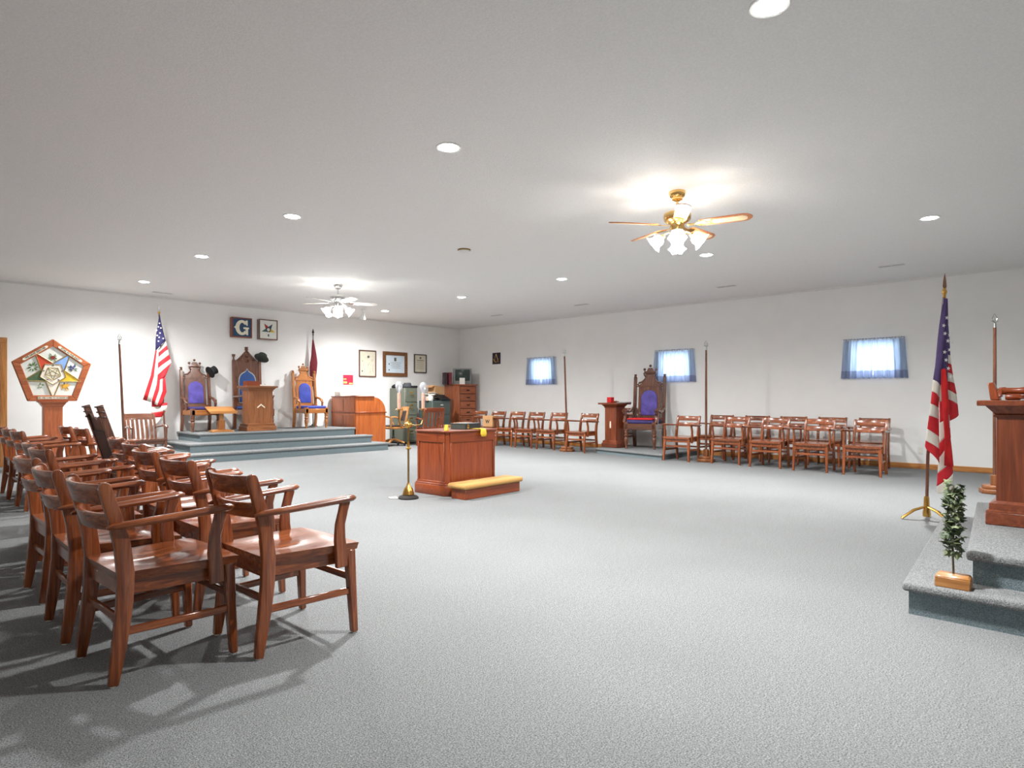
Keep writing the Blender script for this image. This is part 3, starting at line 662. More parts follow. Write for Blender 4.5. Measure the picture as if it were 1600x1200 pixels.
# ------------------------------------------------------------------ staffs with hexagonal bases
def staff(label, loc, H=2.17, leanxy=(0, 0), finial='silver', base='pedoak', R=.02):
    t = thing('officer_staff', label, 'staff', loc, 0)
    hx = lambda r: [(r*math.cos(PI/3*i+.3), r*math.sin(PI/3*i+.3)) for i in range(6)]
    MB().prism(hx(.165), 'z', 0, .055).build('base', base+'_x', t, bev=.005); MB().prism(hx(.135), 'z', .055, .10).build('base_tier', base+'_x', t, bev=.006)
    MB().cbox((0, 0, .16), (.075, .075, .12)).build('socket', base+'_z', t, bev=.004)
    tp = Vector((leanxy[0], leanxy[1], H-.17)); b0 = Vector((0, 0, .12))
    MB().tube([b0, b0.lerp(tp, .5), tp], [R, R, R*.85], 12).build('pole', 'walnut_z', t)
    fn = MB().tube([tp, tp+Vector((0, 0, .05))], [.018, .014], 10)
    q = tp+Vector((0, 0, .05)); la = Vector((.7, -.7, 0))
    fn.tube([q, q+la*.022+Vector((0, 0, .035)), q+la*.03+Vector((0, 0, .06)), q+Vector((0, 0, .12))], [.006, .006, .006, .002], 6)
    fn.tube([q, q-la*.022+Vector((0, 0, .035)), q-la*.03+Vector((0, 0, .06)), q+Vector((0, 0, .12))], [.006, .006, .006, .002], 6)
    fn.tube([q+la*.045+Vector((0, 0, .03)), q+Vector((0, 0, .012)), q-la*.045+Vector((0, 0, .03))], [.003, .006, .003], 6)
    fn.tube([q, q+Vector((0, 0, .08))], [.005, .004], 6)
    fn.build('finial', finial, t)
    return t
staff('tall brown staff with silver finial beside the small pedestal by the windows', (10.53, 8.33, 0), 2.18, (-.04, .04))
staff('tall brown staff with silver finial between the throne and the double chair rows', (10.52, 5.19, 0), 2.15)
staff('tall brown staff with silver finial behind the tall pedestal', (9.40, .98, 0), 2.14)
staff('tall brown staff with silver finial beside the brown slat-back armchair', (3.13, 11.55, 0), 2.17, (-.06, .07))

# ------------------------------------------------------------------ flags
def interp(pts, t):
    L = [0]
    for a, b in zip(pts, pts[1:]): L.append(L[-1]+math.hypot(b[0]-a[0], b[1]-a[1]))
    s = t*L[-1]
    for i in range(len(pts)-1):
        if s <= L[i+1]+1e-9:
            k = (s-L[i])/max(1e-9, L[i+1]-L[i]); return (pts[i][0]+(pts[i+1][0]-pts[i][0])*k, pts[i][1]+(pts[i+1][1]-pts[i][1])*k)
    return pts[-1]
def flag_panel(m, L, R, bands, depth, bulge, vertical=False, conv=None, nu=8):
    """bands: list of (end fraction left, end fraction right, material index)"""
    l0 = r0 = 0.
    for l1, r1, mi in bands:
        m.cur = mi; nv = 6; vs = []
        for j in range(nv+1):
            for i in range(nu+1):
                if vertical:
                    v = j/nv*1.; tl = l0+(l1-l0)*i/nu
                    a = interp(L, v); b = interp(R, v); u = tl
                else:
                    u = i/nu; tl = l0+(l1-l0)*j/nv; tr = r0+(r1-r0)*j/nv; a = interp(L, tl); b = interp(R, tr); v = (tl+tr)/2
                px = a[0]+(b[0]-a[0])*u; py = a[1]+(b[1]-a[1])*u; lx, lz = conv(px, py)
                vs.append((lx, depth-bulge*math.sin(PI*u)*(.4+.6*v)+.012*math.sin(7*v+4*u), lz))
        fs = [(j*(nu+1)+i, j*(nu+1)+i+1, (j+1)*(nu+1)+i+1, (j+1)*(nu+1)+i) for j in range(nv) for i in range(nu)]
        m.add(vs, fs); l0, r0 = l1, r1
def star_pts(cx, cz, r, yy, rot=0):
    return [(cx+(r if i % 2 == 0 else r*.4)*math.sin(rot+PI*i/5), yy, cz+(r if i % 2 == 0 else r*.4)*math.cos(rot+PI*i/5)) for i in range(10)]
def fr(pts, ys):   # fractions along an edge for given y values
    L = [0]
    for a, b in zip(pts, pts[1:]): L.append(L[-1]+math.hypot(b[0]-a[0], b[1]-a[1]))
    out = []
    for yv in ys:
        for i, (a, b) in enumerate(zip(pts, pts[1:])):
            if yv <= b[1] or i == len(pts)-2:
                k = min(1, max(0, (yv-a[1])/(b[1]-a[1]))); out.append((L[i]+k*(L[i+1]-L[i]))/L[-1]); break
    return out
def bands(L, R, yl, yr, cols): return list(zip(fr(L, yl), fr(R, yr), cols))
def tripod(parent, mat, r=.2, z=.11):
    m = MB().lathe([(.03, .03), (.034, .06), (.026, .10), (.022, .2), (.018, .22)], 14); m.build('hub', mat, parent)
    for k in range(3):
        a = 2*PI*k/3+.9; c, s = math.cos(a), math.sin(a)
        MB().tube([(c*.02, s*.02, z), (c*r*.5, s*r*.5, z*.75), (c*r, s*r, .012)], [.014, .016, .014], 8, 1.3, .8).build('foot', mat, parent)
# big flag by the tall pedestal; drawing units -> metres
K = .2917/167.6
conv1 = lambda px, py: ((px-160)*K*1.1+.185, 2.272-(py-5)*K)
ft = thing('flag_on_stand', 'American flag with red ribbon on a wooden pole by the two-step dais', 'flag', (6.93, 1.23, 0), -PI/2+math.radians(43.34))
m = MB()
Lp = [(137, 128), (122, 230), (97, 470), (80, 570), (60, 770), (47, 915), (54, 932)]; Rp = [(148, 128), (140, 300), (128, 560), (115, 700), (112, 860), (110, 1003)]
flag_panel(m, Lp, Rp, bands(Lp, Rp, [560, 622, 688, 752, 822, 885, 932], [600, 655, 712, 770, 865, 930, 1003], [2, 1, 0, 1, 0, 1, 0]), -.03, .03, conv=conv1)
Lp = [(140, 128), (128, 300), (118, 520), (118, 800), (112, 1010), (108, 1150), (112, 1165)]; Rp = [(158, 128), (160, 300), (163, 560), (172, 700), (176, 850), (182, 1010), (184, 1185)]
flag_panel(m, Lp, Rp, bands(Lp, Rp, [590, 680, 790, 900, 980, 1060, 1130, 1165], [575, 640, 745, 815, 870, 985, 1060, 1185], [2, 1, 0, 1, 0, 1, 0, 1]), -.015, .035, conv=conv1)
Lp = [(150, 128), (155, 250), (158, 430), (165, 600), (168, 790)]; Rp = [(162, 128), (168, 250), (186, 430), (214, 640), (219, 750)]
flag_panel(m, Lp, Rp, bands(Lp, Rp, [425, 468, 520, 568, 612, 660, 790], [436, 490, 538, 580, 640, 692, 750], [2, 1, 0, 1, 0, 1, 0]), .015, .03, conv=conv1)
cl = m.build('flag_cloth', ['flag_red', 'flag_white', 'flag_blue_purple'], ft); md = cl.modifiers.new('thick', 'SOLIDIFY'); md.thickness = .003
m = MB(); flag_panel(m, [(105, 508), (110, 700), (121, 1016)], [(124, 503), (140, 700), (159, 1018)], [(1, 1, 0)], -.085, .008, conv=conv1)
rb = m.build('ribbon', 'red_cloth', ft); md = rb.modifiers.new('thick', 'SOLIDIFY'); md.thickness = .003
m = MB()
for px, py in [(123, 318), (137, 357), (128, 458), (139, 502), (149, 546), (145, 404), (121, 416), (164, 324), (174, 362), (167, 270), (117, 276), (132, 235)]:
    x, z = conv1(px, py); pts = star_pts(x, z, .021, -.085 if px < 155 else -.035, .2); m.add(pts, [list(range(10))])
m.build('stars', 'star_white', ft)
bt = conv1(70, 960); MB().tube([(0, 0, .1), conv1(70, 960)[:1]+(0, conv1(70, 960)[1]), (conv1(148, 120)[0], 0, conv1(148, 120)[1])], [.014, .014, .012], 12).build('pole', 'walnut_z', ft)
x0, z0 = conv1(150, 120); x1, z1 = conv1(160, 5)
f = MB(); f.lathe([(.010, -.02), (.014, 0), (.012, .02), (.022, .045), (.020, .06), (.012, .075), (.016, .085)], 14, (x0, 0, z0)); f.build('pole_collar', 'brass', ft)
MB().lathe([(.012, .085), (.020, .10), (.014, .16), (.002, .225)], 4, (x0+.004, 0, z0)).build('spear_finial', 'walnut_z', ft)
tripod(ft, 'brass', .215, .12)
# flag beside the dark throne
K2 = .1584/85.4
conv2 = lambda px, py: ((px-222)*K2, 2.80-.16-(py-10)*K2)
ff = thing('flag_on_stand', 'American flag draped on a pole beside the three-step dais', 'flag', (3.97, 12.62, STEP), -PI/2+math.radians(66))
m = MB()
Lp = [(224, 100), (205, 230), (195, 340), (192, 452)]; Rp = [(233, 100), (243, 170), (264, 270), (282, 345)]
flag_panel(m, Lp, Rp, [(1, 1, 2)], -.03, .05, conv=conv2)
flag_panel(m, [(191, 448), (152, 700), (85, 928)], [(222, 440), (213, 700), (156, 952)], [(.5, .5, 0), (1, 1, 1)], -.035, .03, True, conv=conv2)
Lp = [(216, 436), (214, 600), (212, 740)]; Rp = [(280, 340), (330, 560), (278, 700)]
flag_panel(m, Lp, Rp, bands(Lp, Rp, [468, 512, 568, 622, 685, 740], [392, 432, 482, 526, 562, 700], [1, 0, 1, 0, 1, 0]), -.015, .04, conv=conv2)
flag_panel(m, [(212, 690), (200, 800), (157, 950)], [(276, 690), (288, 850), (238, 1002)], [(.36, .36, 0), (.66, .66, 1), (1, 1, 0)], -.02, .045, True, conv=conv2)
Lp = [(160, 940), (154, 1090), (156, 1200)]; Rp = [(296, 960), (292, 1020), (216, 1150)]
flag_panel(m, Lp, Rp, bands(Lp, Rp, [1000, 1060, 1100, 1200], [985, 1040, 1100, 1150], [0, 1, 0, 1]), .005, .03, conv=conv2)
cl = m.build('flag_cloth', ['flag_red', 'flag_white', 'flag_blue'], ff); md = cl.modifiers.new('thick', 'SOLIDIFY'); md.thickness = .003
m = MB()
for px, py in [(207, 250), (236, 275), (229, 318), (223, 355), (264, 328), (222, 215), (244, 225), (232, 180), (212, 300)]:
    x, z = conv2(px, py); m.add(star_pts(x, z, .018, -.09, .3), [list(range(10))])
m.build('stars', 'star_white', ff)
MB().tube([(.10, .0, .1), (.06, 0, 1.2), (.0, 0, 2.52)], [.013, .013, .011], 10).build('pole', 'walnut_z', ff)
MB().ball((0, 0, 2.53), .024, 10).build('pole_ball', 'brass', ff)
MB().lathe([(.008, 0), (.014, .02), (.003, .13)], 6, (0, 0, 2.55)).build('spear_finial', 'silver', ff)
tp = thing('x', None, None); bpy.data.objects.remove(tp)
h = MB().lathe([(.03, .02), (.034, .06), (.02, .12), (.016, .2)], 12, (.10, 0, 0)).build('hub', 'walnut_z', ff)
for k in range(3):
    a = 2*PI*k/3; MB().tube([(.10, 0, .1), (.10+.1*math.cos(a), .1*math.sin(a), .07), (.10+.17*math.cos(a), .17*math.sin(a), .012)], [.014, .015, .012], 8).build('foot', 'walnut_x', ff)
# maroon flag behind the golden throne
fm = thing('flag_on_stand', 'furled dark red flag on a slim pole behind the golden oak throne', 'flag', (7.27, 13.02, DZ), -PI/2+math.radians(58))
m = MB(); n = 14; nz = 20; zz = [1.93-.62*j/nz for j in range(nz+1)]
def fold(z0, z1, prof, mi):
    m.cur = mi; vs = []
    for j in range(nz+1):
        v = j/nz; r = prof(v); z = z0+(z1-z0)*v
        for i in range(n):
            a = 2*PI*i/n; rr = r*(1+.22*math.sin(3*a+5*v)); vs.append((rr*math.cos(a)+.01*math.sin(4*v), .45*rr*math.sin(a)-.01, z))
    m.add(vs, [(j*n+i, j*n+(i+1) % n, (j+1)*n+(i+1) % n, (j+1)*n+i) for j in range(nz) for i in range(n)])
fold(1.95, .82, lambda v: .014+.062*min(1, v*2.2)*(1-.45*max(0, v-.55)/.45), 0)
fold(.9, .3, lambda v: .045+.02*v, 1)
m.build('flag_cloth', ['maroon', 'flag_white'], fm)
MB().tube([(0, 0, .03), (0, 0, 2.06)], [.012, .010], 10).build('pole', 'black_metal', fm)
MB().lathe([(.012, 0), (.018, .02), (.01, .035), (.026, .07), (.018, .1), (.003, .15)], 8, (0, 0, 2.05)).build('spear_finial', 'black_metal', fm)
MB().lathe([(.1, 0), (.1, .015), (.04, .03), (.02, .06)], 16).build('stand_base', 'black_metal', fm)

# ------------------------------------------------------------------ pentagon sign on a post
ps = thing('emblem_sign', 'large pentagon star emblem sign in a wood frame on an oak post', 'sign', (2.25, 12.0, 0))
MB().box(-.16, .16, -.11, .11, 0, .06).build('post_base', 'signoak_x', ps, bev=.006)
MB().box(-.125, .125, -.06, .06, .06, 1.04).build('post', 'signoak_z', ps, bev=.006)
MB().frustum((0, 0), (.25, .12), .99, (0, 0), (.36, .16), 1.07).box(-.19, .19, -.085, .085, 1.065, 1.085).build('post_cap', 'signoak_x', ps)
CZ, RP = 1.515, .535
pent = lambda r, inv=False, rot=0: [(r*math.sin(2*PI*i/5+(PI if inv else 0)), CZ+r*math.cos(2*PI*i/5+(PI if inv else 0))) for i in range(5)]
fm_ = MB(); o_, i_ = pent(RP), pent(RP*.79)
for k in range(5):
    a, b = o_[k], o_[(k+1) % 5]; c, d_ = i_[(k+1) % 5], i_[k]
    FRB = MB().prism([a, b, c, d_], 'y', -.05, .03); FRB.build('frame_rail', 'signoak_x', ps, bev=.006)
MB().prism(pent(RP*.79), 'y', -.035, .02).build('face_panel', 'sign_white', ps, smooth=False)
RI = RP*.74; Y0 = -.037
outer = pent(RI*.99, True)     # five star points (point down)
inn = [(RI*.40*math.sin(2*PI*(i+.5)/5+PI), CZ+RI*.40*math.cos(2*PI*(i+.5)/5+PI)) for i in range(5)]
cols = {0: 'c_white', 1: 'c_green', 2: 'c_red', 3: 'c_bluelight', 4: 'c_yellow'}
for k in range(5):
    MB().prism([outer[k], inn[k], inn[k-1]], 'y', Y0-.006, Y0).build('star_point', cols[k], ps, smooth=False)
ld = MB()
for k in range(5):
    for q in (inn[k], inn[k-1]): ld.tube([(outer[k][0], Y0-.006, outer[k][1]), (q[0], Y0-.006, q[1])], .0085, 6)
pi_ = pent(RI*.44, True); pj = pent(RI*.27, True)
MB().prism(pent(RI*.44, True), 'y', Y0-.010, Y0-.002).build('center_pentagon', 'c_white', ps, smooth=False)
MB().prism(pent(RI*.27, True), 'y', Y0-.013, Y0-.009).build('inner_pentagon', 'parchment', ps, smooth=False)
for P in (pi_, pj):
    for k in range(5): ld.tube([(P[k][0], Y0-.012, P[k][1]), (P[(k+1) % 5][0], Y0-.012, P[(k+1) % 5][1])], .0055, 6)
for k in range(5): ld.tube([(pj[k][0], Y0-.013, pj[k][1]), (pj[(k+2) % 5][0], Y0-.013, pj[(k+2) % 5][1])], .004, 6)
ld.build('leading', 'lead_gold', ps)
for k in range(5):
    c = ((pi_[k][0]+pi_[(k+1) % 5][0])/2*.87, CZ+((pi_[k][1]+pi_[(k+1) % 5][1])/2-CZ)*.87); MB().cbox((c[0], Y0-.0125, c[1]), (.022, .003, .012)).build('symbol', 'ink_dark', ps, smooth=False)
rnd = random.Random(4)
def flower(cx, cz, mat, petals, nl, r, leafmat='c_leaf'):
    m = MB()
    for k in range(nl):
        a = 2*PI*k/nl+rnd.uniform(-.3, .3); L = r*rnd.uniform(.8, 1.25)
        d = Vector((math.cos(a), math.sin(a))); n_ = Vector((-d.y, d.x))*r*.13
        m.add([(cx+d.x*L*.2, Y0-.003, cz+d.y*L*.2), (cx+d.x*L*.6+n_.x, Y0-.003, cz+d.y*L*.6+n_.y), (cx+d.x*L, Y0-.003, cz+d.y*L), (cx+d.x*L*.6-n_.x, Y0-.003, cz+d.y*L*.6-n_.y)], [(0, 1, 2, 3)])
    f = m.build('flower_leaves', leafmat, ps, smooth=False)
    for (dx, dz, pr) in petals: MB().prism([(cx+dx+pr*math.cos(q), cz+dz+pr*math.sin(q)) for q in [2*PI*i/8 for i in range(8)]], 'y', Y0-.006, Y0-.003).build('bloom', mat, f, smooth=False)
flower(0, CZ+RI*.62, 'c_rose', [(0, 0, .03)], 10, .075)
flower(RI*.64, CZ+RI*.22, 'c_violet', [(-.02, .02, .022), (.03, .035, .018), (-.02, -.02, .018), (.01, .0, .016)], 7, .075, 'c_green')
flower(-RI*.64, CZ+RI*.22, 'c_leaf', [], 12, .08)
flower(RI*.40, CZ-RI*.50, 'c_orange', [(0, 0, .035)], 12, .07, 'c_orange')
flower(-RI*.40, CZ-RI*.50, 'c_white', [(-.03, .03, .01), (.03, .04, .01), (.0, .0, .01)], 8, .05, 'c_leaf')
rm = RP*.735*.5+RP*.5
for k, s, L in ((4, 'WE HAVE SEEN HIS', .36), (0, 'STAR IN THE EAST', .36), (2, 'AND ARE COME TO WORSHIP HIM', .38)):
    a, b = Vector(o_[k]), Vector(o_[(k+1) % 5]); c = (a+b)/2; nrm = (c-Vector((0, CZ))).normalized(); c = c-nrm*.052
    ang = math.atan2((b-a).y, (b-a).x); ang = ang if k != 2 else 0
    T = Matrix.Translation((c.x, -.0515, c.y)) @ Matrix.Rotation(-ang, 4, 'Y')
    bn = MB().prism([(-L/2, -.018), (L/2, -.018), (L/2+.016, 0), (L/2, .018), (-L/2, .018), (-L/2-.016, 0)], 'y', -.003, .003); 
    o = bn.build('banner', 'cream', ps, smooth=False); o.data.transform(T)
    text('lettering', s, .036 if k != 2 else .0265, 'ink_dark', o, T @ Matrix.Translation((0, -.0035, 0)) @ UPRIGHT)

# ------------------------------------------------------------------ box signs on the back wall
def boxsign(label, x0, x1, z0, z1, wd):
    t = thing('box_sign', label, 'sign', ((x0+x1)/2, WALL_Y, (z0+z1)/2)); a, b = (x1-x0)/2, (z1-z0)/2; D = .11; k = .022
    for s in (-1, 1):
        MB().box(*sorted((s*a, s*(a-k))), -D, 0, -b, b).build('frame_side', wd+'_z', t, bev=.003)
        MB().box(-a+k, a-k, -D, 0, *sorted((s*b, s*(b-k)))).build('frame_side', wd+'_x', t, bev=.003)
    return t, a-k, b-k, -D
gs, a, b, D = boxsign('square box sign with a cream letter G on dark blue', 5.46, 5.88, 2.38, 2.79, 'mahogany')
MB().box(-a, a, D+.012, -.01, -b, b).build('face', 'sign_blue', gs, smooth=False)
G = MB(); y1, y2 = D+.004, D+.0118
N = 26; ro = (.135, .155); ri = (.06, .10)
for i in range(N):
    q0 = math.radians(38+(322-38)*i/N); q1 = math.radians(38+(322-38)*(i+1)/N)
    G.prism([(ri[0]*math.cos(q0)+.005, ri[1]*math.sin(q0)), (ro[0]*math.cos(q0), ro[1]*math.sin(q0)), (ro[0]*math.cos(q1), ro[1]*math.sin(q1)), (ri[0]*math.cos(q1)+.005, ri[1]*math.sin(q1))], 'y', y1, y2)
G.prism([(.085, .155), (.118, .155), (.118, .045), (.10, .045), (.06, .085), (.06, .11)], 'y', y1-.0003, y2)
G.prism([(.03, .01), (.145, .01), (.145, -.02), (.125, -.03), (.125, -.15), (.095, -.15), (.075, -.11), (.075, -.03), (.03, -.025)], 'y', y1-.0006, y2)
G.prism([(-.165, .0), (-.13, .03), (-.12, 0), (-.13, -.03)], 'y', y1-.0003, y2)
G.build('letter_g', 'cream', gs, smooth=False)
ss, a, b, D = boxsign('square box sign with a small coloured star on white', 6.03, 6.44, 2.37, 2.80, 'walnut')
MB().box(-a, a, D+.012, -.01, -b, b).build('face', 'sign_white', ss, smooth=False)
for k, c in enumerate(('sign_white', 'star_green', 'star_red', 'star_navy', 'c_yellow')):
    an = PI+2*PI*k/5; r = .155
    MB().prism([(r*math.sin(an), r*math.cos(an)), (.062*math.sin(an+.62), .062*math.cos(an+.62)), (.062*math.sin(an-.62), .062*math.cos(an-.62))], 'y', D+.006, D+.0118).build('star_point', c, ss, smooth=False)
MB().lathe([(.058, 0), (.058, .004), (.034, .004), (.034, 0)], 20, (0, D+.011, 0), Matrix.Rotation(PI/2, 4, 'X'), cap=False).build('ring', 'ink_dark', ss)
MB().prism([(-.008, -.15), (.008, -.15), (.02, -.1), (-.02, -.1)], 'y', D+.005, D+.0055).build('star_tip', 'star_navy', ss)

# ------------------------------------------------------------------ framed certificates and the wall calendar
def frame(label, x0, x1, z0, z1, wid, fm, pm, marks, carved=False):
    t = thing('framed_certificate', label, 'picture', ((x0+x1)/2, WALL_Y, (z0+z1)/2)); a, b = (x1-x0)/2, (z1-z0)/2; D = .03
    MB().prism([(-a, -b), (-a+wid, -b+wid), (-a+wid, b-wid), (-a, b)], 'y', -D, 0).build('frame_rail', fm, t, bev=.004)
    MB().prism([(a, -b), (a, b), (a-wid, b-wid), (a-wid, -b+wid)], 'y', -D, 0).build('frame_rail', fm, t, bev=.004)
    MB().prism([(-a, b), (-a+wid, b-wid), (a-wid, b-wid), (a, b)], 'y', -D, 0).build('frame_rail', fm, t, bev=.004)
    MB().prism([(-a, -b), (a, -b), (a-wid, -b+wid), (-a+wid, -b+wid)], 'y', -D, 0).build('frame_rail', fm, t, bev=.004)
    pg = MB().box(-a+wid, a-wid, -D*.5, -.004, -b+wid, b-wid).build('certificate', pm, t, smooth=False)
    if carved:
        for s in (-1, 1):
            for k in range(7):
                MB().ball((s*(a-wid/2), -D, -b+wid+(2*b-2*wid)*(k+.5)/7), .022, 8, 1.3).build('carved_knob', fm, t)
    if marks:
        ik = MB(); mk = marks(ik, a-wid, b-wid, -D*.5-.001); ik.build('print', 'ink', pg, smooth=False)
    return t
def mk1(m, a, b, y):
    r = random.Random(2)
    for k in range(26):
        x = r.uniform(-.6, .8)*a; z = r.uniform(-.8, .7)*b; L = r.uniform(.05, .2)*b; s = r.uniform(-.3, .3)
        m.tube([(x, y, z), (x+s*L, y, z-L*.5), (x+s*L*.4, y, z-L)], .0022, 4)
    m.cbox((-.7*a, y, -.62*b), (.03, .001, .04)); m.cbox((-.68*a, y, .2*b), (.018, .001, .025)); m.ball((.1*a, y, .55*b), .03, 8, 1)
def mk2(m, a, b, y):
    m.cbox((0, y, .55*b), (.07, .001, .09))
    for k in range(7): m.cbox((.06*a, y, .2*b-.11*b*k), (1.1*a-(.3*a if k % 3 == 2 else 0), .001, .004))
    m.cbox((-.66*a, y, -.0*b), (.03, .001, .04)); m.cbox((-.66*a, y, -.68*b), (.03, .001, .04))
def mk3(m, a, b, y):
    m.ball((0, y, .68*b), .03, 8, .7)
    m.cbox((0, y, .38*b), (1.3*a, .001, .014))
    for k in range(9): m.cbox((0, y, .22*b-.11*b*k), (1.4*a-(.2*a if k % 3 == 2 else 0), .001, .003))
frame('tall thin-framed engraved certificate with swirling lines', 8.53, 9.02, 1.64, 2.29, .026, 'frame_dark', 'parchment', mk1)
frame('wide certificate in a heavy carved brown frame', 9.22, 9.97, 1.67, 2.29, .09, 'frame_carved', 'blue_paper', mk2, True)
frame('small dark-framed certificate nearest the room corner', 10.19, 10.60, 1.78, 2.27, .026, 'frame_black', 'parchment', mk3)
c = thing('wall_calendar', 'wall calendar with a red and yellow picture above the roll-top desk', 'calendar', (8.24, WALL_Y, 1.43))
MB().box(-.135, .135, -.006, 0, .01, .245).build('picture', 'poster_red', c, smooth=False)
MB().box(-.13, -.03, -.007, -.006, .04, .09).box(-.13, -.05, -.007, -.006, .13, .16).box(.02, .12, -.007, -.006, .025, .06).build('picture_detail', 'poster_yellow', c, smooth=False)
MB().box(-.135, .135, -.005, 0, -.23, .006).build('page', 'paper', c, smooth=False)
# compass plaque on the window wall
pq = thing('wall_plaque', 'small black plaque with gold square and compass near the corner', 'plaque', (WALL_X, 11.69, 2.165), -PI/2)
MB().box(-.145, .145, -.015, 0, -.15, .15).build('cloth_panel', 'navy_felt', pq, bev=.003)
sq = MB()
for s in (-1, 1):
    sq.tube([(0, -.018, .115), (s*.045, -.018, 0), (s*.085, -.018, -.115)], [.012, .010, .004], 6)
    sq.tube([(0, -.021, -.11), (s*.10, -.021, -.015)], .011, 6)
sq.build('square_and_compass', 'gold', pq)
# outlet
ot = thing('wall_outlet', 'white electrical outlet low on the window wall', 'outlet', (WALL_X, 2.18, .295), -PI/2)
MB().box(-.036, .036, -.006, 0, -.058, .058).build('cover_plate', 'white_plastic', ot, bev=.003)
for s in (-1, 1): MB().lathe([(.015, 0), (.015, .002)], 12, (0, -.006, s*.022), Matrix.Rotation(PI/2, 4, 'X')).build('socket', 'cream', ot)

# ------------------------------------------------------------------ roll-top desk
dk = thing('roll_top_desk', 'orange-brown roll-top desk beside the three-step dais', 'desk', (8.17, 12.57, 0))
x0, x1, y0, y1 = -.40, .40, -.50, .50
side = [(x0, .10), (x1-.01, .10), (x1-.01, .80)]+[(x1-.33+.32*math.cos(q), .815+.33*math.sin(q)) for q in [PI/2*i/8 for i in range(9)]]+[(x0, 1.145)]
for yy in (y0, y1-.03): MB().prism(side, 'y', yy, yy+.03).build('side_panel', 'desk_y', dk, bev=.003)
MB().box(x0, x0+.02, y0+.03, y1-.03, .1, 1.145).build('back_panel', 'desk_y', dk)
for (za, zb) in ((.16, .74), (.84, 1.10)):
    for ya, yb in ((y0+.05, -.01), (.01, y1-.05)): MB().box(x0-.008, x0, ya, yb, za, zb).build('panel', 'desk_y', dk, bev=.003)
MB().box(x0-.012, x1+.015, y0-.012, y1, .785, .815).build('belt_molding', 'mahogany_y', dk, bev=.006)
MB().box(x0-.025, .08, y0-.02, y1, 1.145, 1.17).build('top', 'mahogany_y', dk, bev=.005)
for k in range(14):
    q0 = PI/2*k/14; q1 = PI/2*(k+.9)/14
    P = lambda q, r: (x1-.33+r*math.cos(q), .815+(r+.01)*math.sin(q))
    MB().prism([P(q0, .29), P(q0, .31), P(q1, .31), P(q1, .29)], 'y', y0+.03, y1-.03).build('tambour_slat', 'mahogany_y', dk)
for yy in (y0+.03, .17):
    MB().box(x0+.02, x1-.03, yy, yy+.3, .1, .76).build('drawer_pedestal', 'mahogany_z', dk)
    for k in range(3):
        dr = MB().box(x1-.03, x1-.012, yy+.01, yy+.29, .13+.21*k, .32+.21*k).build('drawer', 'mahogany_y', dk, bev=.004)
        MB().ball((x1-.004, yy+.15, .22+.21*k), .014, 8).build('knob', 'brass', dr)
for xx in (x0+.03, x1-.05):
    for yy in (y0+.02, y1-.05): MB().box(xx-.02, xx+.03, yy-.015, yy+.03, 0, .1).build('leg', 'mahogany_z', dk, bev=.004)
o = tag(MB().box(-.2, .2, -.13, .13, 0, .105).build('storage_box', 'paper', bev=.008), 'low white box on top of the roll-top desk', 'box'); o.location = (8.0, 12.88, 1.17)
st = thing('paper_stack', 'spread of loose papers on top of the roll-top desk', 'papers', (7.98, 12.5, 1.17))
for k, (dx, dy, r) in enumerate(((0, 0, .1), (.02, .1, -.2), (-.02, -.15, .3), (.03, -.28, .0))):
    s = MB().box(-.11, .11, -.14, .14, 0, .006).build('sheet', 'parchment' if k % 2 else 'paper', st, smooth=False); s.location = (dx, dy, .0061*k); s.rotation_euler = (0, 0, r)

# ------------------------------------------------------------------ filing cabinets and drawer cabinet
def cabinet(name, label, x0, x1, y0, y1, H, mat, n, hmat, wooden=False):
    t = thing(name, label, 'cabinet', ((x0+x1)/2, (y0+y1)/2, 0)); a, b = (x1-x0)/2, (y1-y0)/2
    MB().box(-a, a, -b, b, .04, H).build('body', mat, t, bev=.006)
    MB().box(-a+.02, a-.02, -b+.03, b-.02, 0, .04).build('plinth', 'dark_slot' if not wooden else mat, t)
    hs = (H-.1)/n
    for k in range(n):
        z0 = .07+hs*k
        if wooden and k == 0: MB().box(-a+.045, a-.045, -b-.003, -b+.001, .065, H-.025).build('drawer_gap_shade', 'dark_slot', t, smooth=False)  # dark sheet in place of the shade in the gaps between drawers
        d = MB().box(-a+.02 if not wooden else -a+.05, a-.02 if not wooden else a-.05, -b-.016, -b+.001, z0+.008, z0+hs-.008).build('drawer', mat if not wooden else 'signoak_x', t, bev=.004)
        zc = z0+hs*.55
        if wooden:
            MB().tube([(-.045, -b-.016, zc), (-.035, -b-.034, zc-.012), (0, -b-.04, zc-.02), (.035, -b-.034, zc-.012), (.045, -b-.016, zc)], .011, 8).build('pull', 'black_metal', d)
        else:
            MB().box(-.045, .045, -b-.02, -b-.016, zc+.05, zc+.085).build('label_holder', hmat, d, bev=.002)
            MB().tube([(-.05, -b-.016, zc), (-.045, -b-.04, zc), (.045, -b-.04, zc), (.05, -b-.016, zc)], .007, 8).build('pull', hmat, d)
    return t
cabinet('filing_cabinet', 'tall olive green steel filing cabinet with hats on top', 9.40, 9.78, 12.46, 13.08, 1.37, 'olive_steel', 4, 'brass')
cabinet('filing_cabinet', 'low dark green steel filing cabinet piled with papers', 9.90, 10.48, 12.02, 12.54, 1.06, 'green_steel', 3, 'chrome')
wc = cabinet('drawer_cabinet', 'tall oak drawer cabinet carrying the television', 11.02, 11.64, 12.30, 12.88, 1.46, 'signoak_z', 7, 'old_brass', True)
MB().box(-.335, .335, -.32, .30, 1.46, 1.485).build('top', 'signoak_x', wc, bev=.005)
MB().box(-.317, -.31, -.2, .2, .2, 1.3).build('side_panel', 'signoak_z', wc, bev=.003)
